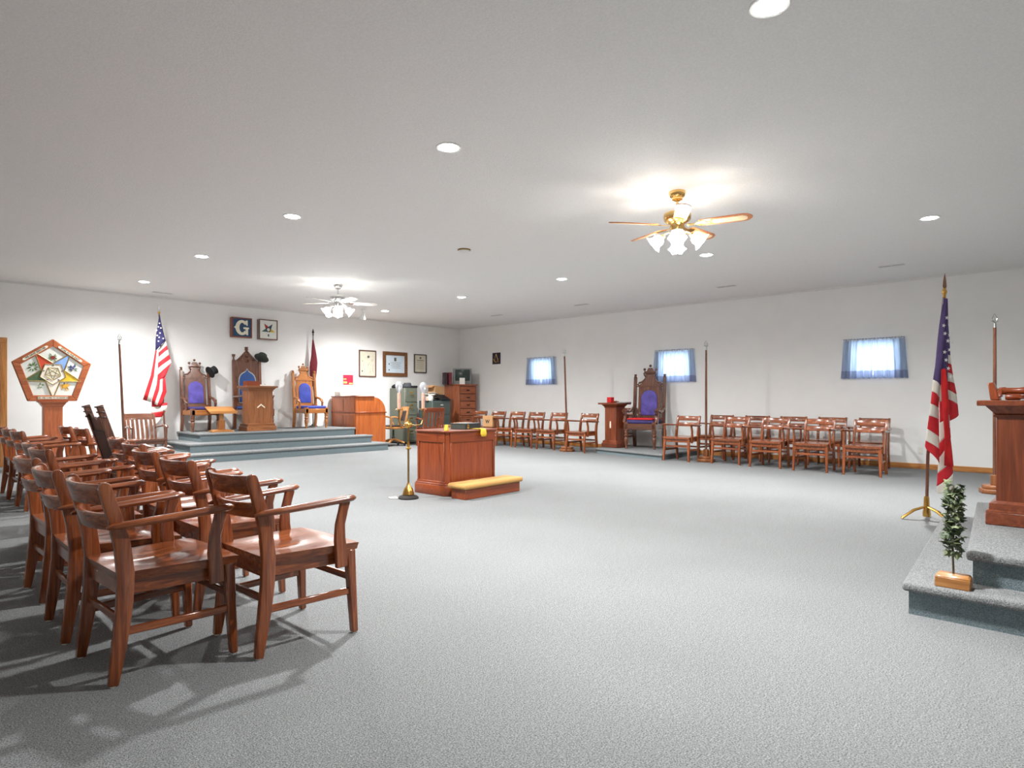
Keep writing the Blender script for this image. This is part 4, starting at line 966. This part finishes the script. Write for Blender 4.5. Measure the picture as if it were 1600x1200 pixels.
# hats and cloth on the olive cabinet
hat('grey felt fedora with pale brim on the olive filing cabinet', 'felt_grey', (9.62, 12.65, 1.375), (0, 0, .3), .15, .1, .13, 'felt_black', .012)
t = thing('soft_cap', 'crumpled black cap on the olive filing cabinet', 'hat', (9.52, 12.95, 1.37), .4)
MB().lathe([(.11, 0), (.135, .03), (.12, .07), (.06, .1), (.002, .105)], 12, ruffle=-.25).build('crown', 'felt_black', t)
MB().lathe([(.075, 0), (.09, .03), (.06, .07), (.002, .08)], 10, (.03, -.1, .03), ruffle=.2).build('fold', 'felt_black', t)
o = tag(MB().prism([(-.09, -.03), (.02, -.03), (.03, .0), (.03, .03), (.0, .03), (-.09, .03)], 'y', -.1, .1).build('glove', 'felt_black', bev=.012, seg=2), 'black glove hanging over the edge of the olive filing cabinet', 'glove'); o.location = (9.76, 12.55, 1.402)
# pile on the green cabinet
t = thing('typewriter', 'low black machine beside the white papers on the green cabinet', 'typewriter', (10.32, 12.18, 1.06))
MB().prism([(-.19, 0), (.13, 0), (.13, .11), (.0, .11), (-.19, .03)], 'x', -.16, .16).build('body', 'black_metal', t, bev=.008)
MB().lathe([(.025, -.17), (.025, .17)], 12, (0, .08, .12), Matrix.Rotation(PI/2, 4, 'Y')).build('roller', 'felt_black', t)
MB().box(-.13, .13, -.15, -.03, .045, .06).build('keys', 'dark_slot', t, bev=.004)
t = thing('paper_heap', 'heap of crumpled white papers and bags on the green cabinet', 'papers', (10.02, 12.22, 1.06))
rnd = random.Random(11)
for k in range(6):
    s = MB().prism([(-.11, -.08), (.1, -.1), (.12, .07), (-.09, .1)], 'z', 0, .004).build('sheet', 'paper', t, smooth=False)
    s.location = (rnd.uniform(-.04, .06), rnd.uniform(-.08, .08), .05+.03*k); s.rotation_euler = (rnd.uniform(-.25, .25), rnd.uniform(-.25, .25), rnd.uniform(0, 3))
MB().lathe([(.06, 0), (.075, .05), (.06, .12), (.03, .15)], 10, (-.08, -.08, 0), ruffle=.2).build('bag', 'paper', t)
MB().lathe([(.05, 0), (.055, .06), (.03, .1)], 10, (-.12, -.02, 0)).build('wrap', 'candle', t)
cb = thing('cardboard_box', 'open cardboard box perched above the green cabinet beside the drawer cabinet', 'box', (10.37, 12.45, 1.225), rot=(0, .12, .1))
for (bx_) in ((-.17, .17, -.12, -.114, 0, .2), (-.17, .17, .114, .12, 0, .2), (-.17, -.164, -.114, .114, 0, .2), (.164, .17, -.114, .114, 0, .2), (-.164, .164, -.114, .114, 0, .006)): MB().box(*bx_).build('wall_panel', 'cardboard', cb)
MB().prism([(-.17, .2), (-.3, .13), (-.3, .136), (-.17, .206)], 'y', -.114, .114).build('flap', 'cardboard', cb)
tag(MB().box(-.15, .15, -.08, .08, 0, .14).build('document_box', 'black_metal', bev=.006), 'black document box under the open cardboard box', 'box').location = (10.32, 12.44, 1.06)
# television, binders and card
tvs = 1.18
tv = thing('television', 'old grey tube television on the oak drawer cabinet', 'television', (11.38, 12.6, 1.485), -.62)
MB().box(-.21, .21, -.2, -.14, .0, .36).build('bezel', 'tv_case', tv, bev=.012, seg=2)
MB().frustum((0, 0), (.01, .01), 0, (0, 0), (.01, .01), .001).add([(-.2, -.14, .01), (.2, -.14, .01), (.2, -.14, .35), (-.2, -.14, .35), (-.13, .2, .04), (.13, .2, .04), (.13, .2, .28), (-.13, .2, .28)], [(0, 1, 2, 3), (7, 6, 5, 4), (0, 1, 5, 4), (1, 2, 6, 5), (2, 3, 7, 6), (3, 0, 4, 7)]).build('housing', 'tv_case', tv)
s = MB(); n = 10; vs = []
for j in range(n+1):
    for i in range(n+1):
        u, v = -1+2*i/n, -1+2*j/n; vs.append((u*.165, -.203-.012*(1-u*u*.6-v*v*.4), .205+v*.125))
s.add(vs, [(j*(n+1)+i, j*(n+1)+i+1, (j+1)*(n+1)+i+1, (j+1)*(n+1)+i) for j in range(n) for i in range(n)]).build('screen', 'glass_screen', tv); tv.scale = (tvs, tvs, tvs)
o = tag(MB().box(-.07, .07, -.004, .004, 0, .17).build('greeting_card', 'paper'), 'small white card standing in front of the television', 'card'); o.location = (11.17, 12.34, 1.485); o.rotation_euler = (0, 0, -.62)
for i, (x, mt, nm) in enumerate(((10.86+.17, 'binder_dark', 'dark purple'), (10.98+.14, 'binder_red', 'dark red'))):
    t = thing('ring_binder', '%s ring binder standing beside the television' % nm, 'binder', (x-.0, 12.45, 1.485))
    MB().box(-.038, -.034, -.13, .13, 0, .31).box(.034, .038, -.13, .13, 0, .31).box(-.038, .038, -.134, -.13, 0, .31).build('cover', mt, t); MB().box(-.03, .03, -.125, .12, .005, .29).build('pages', 'paper', t)
    t.location.x = 10.93+.06*i; t.location.y = 12.76-.12*i; t.rotation_euler = (0, 0, -.5)

# office swivel chair
sw = thing('swivel_chair', 'golden oak swivel armchair with black pad at the roll-top desk', 'chair', (8.9, 12.24, 0), PI-.25)
for k in range(4):
    a = PI/4+PI/2*k; c_, s_ = math.cos(a), math.sin(a)
    l = MB().tube([(0, 0, .16), (c_*.14, s_*.14, .13), (c_*.28, s_*.28, .075)], [.03, .028, .02], 8).build('leg', 'golden_x', sw)
    MB().lathe([(.026, -.011), (.026, .011)], 12, (c_*.28, s_*.28, .027), Matrix.Rotation(PI/2, 4, 'X')).build('caster', 'black_metal', l)
MB().lathe([(.04, .12), (.035, .2), (.022, .22), (.022, .38)], 12).build('column', 'black_metal', sw)
MB().lathe([(.20, .40), (.25, .415), (.255, .44), (.23, .455), (.002, .445)], 24).build('seat', 'golden_y', sw)
MB().lathe([(.2, .452), (.215, .47), (.19, .49), (.002, .495)], 20).build('seat_pad', 'leather', sw)
for s in (-1, 1):
    MB().tube([(-.12, s*.22, .44), (-.06, s*.26, .56), (-.02, s*.27, .66), (.06, s*.27, .685), (.16, s*.26, .68)], [.018, .018, .02, .022, .018], 8).build('arm', 'golden_x', sw)
    MB().tube([(.16, s*.24, .44), (.15, s*.255, .56), (.14, s*.26, .675)], .017, 8).build('arm_post', 'golden_z', sw)
    MB().strip([(-.2, .43), (-.24, .6), (-.3, .9)], [.04, .04, .036], 'y', s*.18-.016, s*.18+.016).build('back_post', 'golden_z', sw)
curved_rail(.82, .92, -.285, .2, .04, .022).build('top_rail', 'golden_y', sw, bev=.005)
curved_rail(.58, .80, -.245, .165, .04, .02).build('back_pad', 'leather', sw, bev=.006)
# small carton by the chairs
t = thing('carton', 'small tan carton standing behind the altar near the green cabinet', 'box', (10.05, 11.70, 0), .2)
MB().box(-.16, .16, -.12, .12, 0, .47).build('body', 'cardboard', t, bev=.003); MB().box(-.161, .161, -.02, .02, .40, .4705).build('tape', 'parchment', t)
t = thing('cardboard_box', 'tan cardboard box on the seat of a chair by the drawer cabinet', 'box', (10.62, 10.72, .445), .1)
MB().box(-.12, .12, -.15, .15, 0, .26).build('body', 'cardboard', t, bev=.004)
text('marking', 'W', .12, 'ink_dark', t, Matrix.Translation((-.1215, .0, .12)) @ Matrix.Rotation(-PI/2, 4, 'Z') @ UPRIGHT)

# ------------------------------------------------------------------ altar, kneeler and lamp stand
al = thing('altar', 'red-brown panelled wooden altar in the middle of the carpet', 'altar', (5.18, 5.82, 0), math.radians(2))
a, b, c = .45, .31, .05; H = .75
def chamf(a, b, c): return [(-a+c, -b), (a-c, -b), (a, -b+c), (a, b-c), (a-c, b), (-a+c, b), (-a, b-c), (-a, -b+c)]
MB().prism(chamf(a, b, c), 'z', 0, .12).build('plinth', 'mahogany_x', al, bev=.004)
MB().prism(chamf(a-.008, b-.008, c), 'z', .12, .138).build('plinth_molding', 'mahogany_x', al, bev=.006)
MB().prism(chamf(a-.03, b-.03, c), 'z', .13, .735).build('body', 'mahogany_z', al)
# frames leave recessed panels
for s in (-1, 1):
    for z0, z1 in ((.13, .165), (.615, .735)):
        MB().box(-a+.07, a-.07, s*(b-.03)-.012, s*(b-.03)+.012, z0, z1).build('rail', 'mahogany_x', al, bev=.003)
        MB().box(s*(a-.03)-.012, s*(a-.03)+.012, -b+.07, b-.07, z0, z1).build('rail', 'mahogany_y', al, bev=.003)
    for q in (-1, 1):
        MB().box(*sorted((q*(a-.075), q*(a-.105))), s*(b-.03)-.011, s*(b-.03)+.011, .165, .615).build('stile', 'mahogany_z', al, bev=.003)
        MB().box(s*(a-.03)-.011, s*(a-.03)+.011, *sorted((q*(b-.075), q*(b-.10))), .165, .615).build('stile', 'mahogany_z', al, bev=.003)
MB().prism(chamf(a+.0, b+.0, c*1.05), 'z', .735, .752).build('top', 'mahogany_x', al, bev=.004)
bb = thing('closed_book', 'thick dark closed book lying on the altar', 'book', (5.30, 5.80, .752), math.radians(12))
MB().box(-.155, .155, -.115, .115, 0, .008).build('cover', 'book_cover', bb, bev=.003); MB().box(-.15, .148, -.108, .108, .008, .062).build('pages', 'felt_green', bb)
MB().box(-.155, .155, -.115, .115, .062, .07).build('cover', 'book_cover', bb, bev=.003); MB().box(-.155, .155, -.119, -.113, 0, .07).build('spine', 'book_cover', bb, bev=.002)
MB().box(-.12, -.08, -.1196, -.119, .01, .06).build('spine_label', 'gold', bb)
t = thing('wooden_tray', 'small light wooden tray on the altar behind the book', 'tray', (5.46, 6.02, .752), .1)
MB().box(-.13, .13, -.07, .07, 0, .06).build('body', 'golden_x', t, bev=.004); MB().box(-.12, .12, -.06, .06, .06, .068).build('lid', 'honey_x', t)
def draped(label, loc, rz, pts, wdt, mat):
    t = thing('ribbon_cloth', label, 'cloth', loc, rz)
    m = MB(); n = len(pts); vs = []
    for k, (x, z) in enumerate(pts):
        for s in (-1, 0, 1): vs.append((s*wdt*(1+.15*math.sin(k*2)), x, z+.003*s*s))
    m.add(vs, [(k*3+i, k*3+i+1, (k+1)*3+i+1, (k+1)*3+i) for k in range(n-1) for i in range(2)])
    o = m.build('cloth', mat, t); md = o.modifiers.new('thick', 'SOLIDIFY'); md.thickness = .006; md.offset = 1
    return t
draped('yellow ribbon hanging over the front edge of the altar', (5.32, 5.515, .752), math.radians(2), [(.16, .002), (.05, .003), (-.005, .004), (-.016, -.01), (-.018, -.05), (-.02, -.085)], .045, 'yellow_cloth')
t = thing('folded_ribbon', 'small yellow folded ribbon standing at the altar corner', 'cloth', (4.84, 5.62, .752), .4)
MB().prism([(-.03, 0), (.03, 0), (.005, .07), (-.005, .07)], 'y', -.02, .02).build('cloth', 'yellow_cloth', t, bev=.004)
kn = thing('kneeler', 'low wooden kneeler with a gold padded top before the altar', 'kneeler', (5.195, 5.31, 0), math.radians(2.5))
MB().box(-.465, .465, -.115, .115, 0, .115).build('base', 'mahogany_x', kn, bev=.004)
MB().box(-.50, .50, -.15, .15, .115, .175).build('cushion', 'gold_cloth', kn, bev=.028, seg=4)
# brass lamp with two clear bulbs
lp = thing('lamp_stand', 'brass floor stand with two clear bulbs beside the altar', 'lamp', (4.38, 5.74, 0))
MB().lathe([(.11, 0), (.115, .012), (.1, .03), (.07, .04), (.06, .042)], 24).build('foot', 'kneel_dark', lp)
MB().lathe([(.062, .042), (.066, .05), (.058, .08), (.05, .11), (.028, .14), (.018, .16), (.012, .18)], 20).build('bell_base', 'brass', lp)
MB().lathe([(.011, .16), (.011, .80)], 12).build('pole', 'old_brass', lp)
MB().lathe([(.012, .55), (.03, .56), (.032, .57), (.014, .58), (.018, .60), (.014, .64)], 16).build('pole_collar', 'brass', lp)
MB().lathe([(.012, .79), (.03, .80), (.045, .82), (.045, .84), (.03, .86), (.012, .875), (.008, .9)], 16).build('hub', 'brass', lp)
for ang, L in ((0, .21), (200, .19)):
    q = math.radians(ang); c_, s_ = math.cos(q), math.sin(q)
    A = MB().tube([(c_*.03, s_*.03, .83), (c_*.1, s_*.1, .82), (c_*L*.85, s_*L*.85, .83), (c_*L, s_*L, .88), (c_*L, s_*L, 1.0)], .009, 8).build('arm', 'old_brass', lp)
    MB().lathe([(.012, .99), (.045, 1.005), (.047, 1.01), (.02, 1.015)], 16, (c_*L, s_*L, 0)).build('drip_pan', 'brass', A)
    MB().lathe([(.019, 1.012), (.019, 1.18), (.015, 1.19)], 14, (c_*L, s_*L, 0)).build('candle_sleeve', 'candle', A)
    MB().lathe([(.013, 1.185), (.016, 1.205), (.030, 1.225), (.040, 1.255), (.040, 1.28), (.030, 1.305), (.013, 1.317), (.002, 1.318)], 18, (c_*L, s_*L, 0)).build('bulb', 'bulb_glass_glare', A)
t = tag(MB().tube([(4.28, 5.80, .008), (4.22, 5.86, .008), (4.25, 5.93, .008), (4.32, 5.90, .008), (4.30, 5.84, .008)], .006, 6).build('power_cord', 'white_plastic'), 'white cord coiled at the foot of the brass lamp stand', 'cord')

# ------------------------------------------------------------------ ivy stand
iv = thing('ivy_stand', 'ivy covered stem on a light wooden block on the two-step dais', 'plant', (3.92, .578, WS), PI/2)
MB().box(-.075, .075, -.045, .045, 0, .052).frustum((0, 0), (.15, .09), .052, (0, 0), (.13, .07), .068).build('wood_block', 'golden_x', iv, bev=.003)
stem = [(0, 0, .065), (.004, .0, .2), (-.004, 0, .34), (.006, 0, .46), (0, 0, .52)]
MB().tube(stem, [.005, .005, .005, .004, .003], 8).build('stem', 'stem', iv)
lm = []
for kind in range(2):
    m = MB(); s = .035
    out = [(0, 0), (.35, .25), (.62, .15), (.5, .5), (.62, .8), (.3, .75), (0, 1.25), (-.3, .75), (-.62, .8), (-.5, .5), (-.62, .15), (-.35, .25)]
    m.add([(0, .55*s, .10*s)]+[(x*s, y*s, -.18*s*abs(x)-.05*s*y) for x, y in out], [(0, i+1, (i+1) % 12+1) for i in range(12)])
    lm.append(m.build('leaf', ('leaf', 'leaf_pale')[kind], iv))
rnd = random.Random(5); cnt = 0
for k in range(150):
    z = .185+.345*(k/150.)
    blob = .018+.013*abs(math.sin(z*24+.6))
    a = k*2.4; r = blob*rnd.uniform(.45, 1.05)
    src = lm[0] if rnd.random() < .62 else lm[1]
    o = src if cnt < 2 and src.location.length == 0 and False else src.copy()
    if o is not src: COL.objects.link(o); o.parent = iv
    o.location = (math.cos(a)*r, math.sin(a)*r, z+rnd.uniform(-.01, .01)); sc_ = rnd.uniform(.7, 1.2); o.scale = (sc_, sc_, sc_)
    o.rotation_euler = (rnd.uniform(-1.3, .9), rnd.uniform(-.9, .9), a-PI/2+rnd.uniform(-1, 1)); cnt += 1
lm[0].location = (.03, 0, .3); lm[1].location = (-.03, 0, .4)

# ------------------------------------------------------------------ ceiling fans
def ceiling_fan(label, loc, a0, housing, bladem, inlay, edge, glow, sh0):
    t = thing('ceiling_fan', label, 'ceiling fan', loc)      # origin at ceiling, parts hang down
    MB().lathe([(.075, 0), (.078, -.02), (.066, -.05), (.05, -.06), (.05, -.075), (.03, -.085), (.018, -.09)], 24).build('canopy', housing, t)
    MB().lathe([(.013, -.085), (.013, -.16), (.022, -.165), (.022, -.19)], 12).build('downrod', housing, t)
    MB().lathe([(.03, -.18), (.09, -.19), (.122, -.205), (.126, -.23), (.122, -.262), (.10, -.285), (.065, -.30)], 28).build('motor_housing', housing, t)
    MB().lathe([(.065, -.30), (.068, -.34), (.05, -.37), (.052, -.40), (.03, -.43), (.012, -.445)], 20).build('switch_housing', housing, t)
    BZ = -.312
    for k in range(5):
        a = math.radians(a0+72*k); M = Matrix.Rotation(a, 4, 'Z') @ Matrix.Translation((0, 0, BZ)) @ Matrix.Rotation(math.radians(-13), 4, 'X')
        out = [(.20, -.05), (.24, -.058), (.58, -.066), (.625, -.055), (.655, -.02), (.66, 0), (.655, .02), (.625, .055), (.58, .066), (.24, .058), (.20, .05), (.19, 0)]
        bl = MB().prism(out, 'z', -.004, .004).build('blade', bladem, t, smooth=False); bl.data.transform(M)
        inl = [(.33, -.036), (.58, -.045), (.61, -.03), (.62, 0), (.61, .03), (.58, .045), (.33, .036), (.31, 0)]
        i_o = MB().prism(inl, 'z', -.0055, .0055).build('cane_inlay', inlay, bl, smooth=False); i_o.data.transform(M)
        br = MB().prism([(.09, -.02), (.16, -.012), (.20, -.04), (.25, -.045), (.27, 0), (.25, .045), (.20, .04), (.16, .012), (.09, .02)], 'z', -.011, -.0045).build('blade_bracket', housing, bl, smooth=False); br.data.transform(M)
    for k in range(4):
        a = math.radians(sh0+90*k); c_, s_ = math.cos(a), math.sin(a)
        A = MB().tube([(c_*.03, s_*.03, -.385), (c_*.08, s_*.08, -.375), (c_*.115, s_*.115, -.39), (c_*.125, s_*.125, -.405)], .009, 8).build('light_arm', housing, t)
        dirv = Vector((c_*.78, s_*.78, -.62)).normalized(); M = Vector((0, 0, 1)).rotation_difference(dirv).to_matrix().to_4x4()
        MB().lathe([(.018, -.01), (.022, .01), (.02, .025)], 14, (c_*.125, s_*.125, -.405), M).build('fitter', housing, A)
        MB().lathe([(.022, .015), (.042, .03), (.054, .055), (.05, .08), (.056, .10), (.076, .125)], 24, (c_*.125, s_*.125, -.405), M, ruffle=.16, cap=False).lathe([(.072, .122), (.046, .08), (.002, .05)], 24, (c_*.125, s_*.125, -.405), M, cap=False).build('glass_shade', glow, A)
    MB().tube([(.03, .01, -.43), (.03, .01, -.56)], .0015, 5).ball((.03, .01, -.565), .007, 8).build('pull_chain', housing, t)
    return t
ceiling_fan('brass ceiling fan with cane-inlaid wooden blades and lit glass shades', (5.32, 2.91, CEIL), 70, 'gold', 'fan_blade', 'cane', 'walnut_x', 'shade_glow', -151)
ceiling_fan('white ceiling fan with lit glass shades above the dais end', (5.73, 9.44, CEIL), 48, 'chrome', 'fan_white', 'fan_white', 'silver', 'shade_glow_far', -121)
# recessed cans
def can(x, y, lab):
    t = thing('recessed_light', lab, 'ceiling light', (x, y, CEIL), 0, 'recessed ceiling lights')
    MB().lathe([(.098, 0), (.098, -.004), (.092, -.008), (.076, -.006), (.074, 0)], 28, cap=False).build('trim_ring', 'white_plastic', t)
    MB().lathe([(.076, -.004), (.06, -.010), (.03, -.013), (.001, -.014)], 28, cap=False).build('lens', 'lens_glow', t)
    ld_ = bpy.data.lights.new('recessed_lamp', 'SPOT'); ld_.energy = CAN_W; ld_.spot_size = math.radians(164); ld_.spot_blend = 1.0; ld_.shadow_soft_size = .07; ld_.color = (1, 1, .995)
    lo = bpy.data.objects.new('recessed_lamp', ld_); COL.objects.link(lo); lo.parent = t; lo.location = (0, 0, -.03)
for i, y in enumerate((11.56, 8.91, 6.25, 3.66, 1.20)): can(3.1+(y-1.2)*.03, y, 'recessed ceiling light, %s from the back wall in the row over the oak chairs' % NTH[i])
for i, y in enumerate((11.60, 8.94, 6.40, 3.91, 1.38)): can(7.93+max(0, y-6)*.05, y, 'recessed ceiling light, %s from the back wall, row nearer the windows' % NTH[i])
# vents, smoke detector, ceiling spotlights
def vent(x, y, alongy, label):
    t = thing('ceiling_vent', label, 'vent', (x, y, CEIL), PI/2 if alongy else 0, 'ceiling vents')
    MB().box(-.17, .17, -.06, .06, -.006, 0).build('frame', 'trim_paint', t, bev=.002)
    for s in (-1, 1): MB().box(*sorted((s*.008, s*.155)), -.035, .035, -.0075, -.006).build('slot', 'dark_slot', t, smooth=False)
    for k in range(3): MB().box(-.155, .155, -.03+.024*k, -.022+.024*k, -.011, -.0075).build('louver', 'trim_paint', t, smooth=False)
for i, y in enumerate((10.33, 7.88, 4.77, 2.28)): vent(10.43, y, True, 'slim slotted ceiling vent along the window wall, %s from the back wall' % NTH[i])
vent(4.01, 12.55, False, 'slim slotted white ceiling vent above the flag beside the dais')
sd = thing('smoke_detector', 'small round detector on the ceiling between the two fans', 'detector', (5.51, 6.05, CEIL))
MB().lathe([(.085, 0), (.085, -.012), (.08, -.016)], 24).build('rim', 'old_brass', sd); MB().lathe([(.078, -.01), (.07, -.03), (.04, -.036), (.001, -.037)], 24).build('cover', 'white_plastic', sd)
def spot(loc, label, lit, aim):
    t = thing('ceiling_spotlight', label, 'spotlight', loc)
    MB().lathe([(.05, 0), (.05, -.012), (.02, -.02), (.012, -.06)], 18).build('mount', 'white_plastic', t)
    d = Vector(aim).normalized(); M = Vector((0, 0, 1)).rotation_difference(d).to_matrix().to_4x4()
    h = MB().lathe([(.03, -.03), (.036, 0), (.045, .06), (.07, .11), (.072, .12)], 20, (0, 0, -.09), M).build('head', 'white_plastic', t)
    MB().lathe([(.066, .121), (.001, .123)], 20, (0, 0, -.09), M, cap=False).build('lamp_face', 'spot_glow' if lit else 'white_plastic', h)
spot((7.0, 11.9, CEIL), 'lit white spotlight on the ceiling beside the white fan', True, (-.2, -.5, -.8))
spot((7.75, 11.75, CEIL), 'unlit white spotlight on the ceiling above the roll-top desk', False, (.1, .4, -.9))
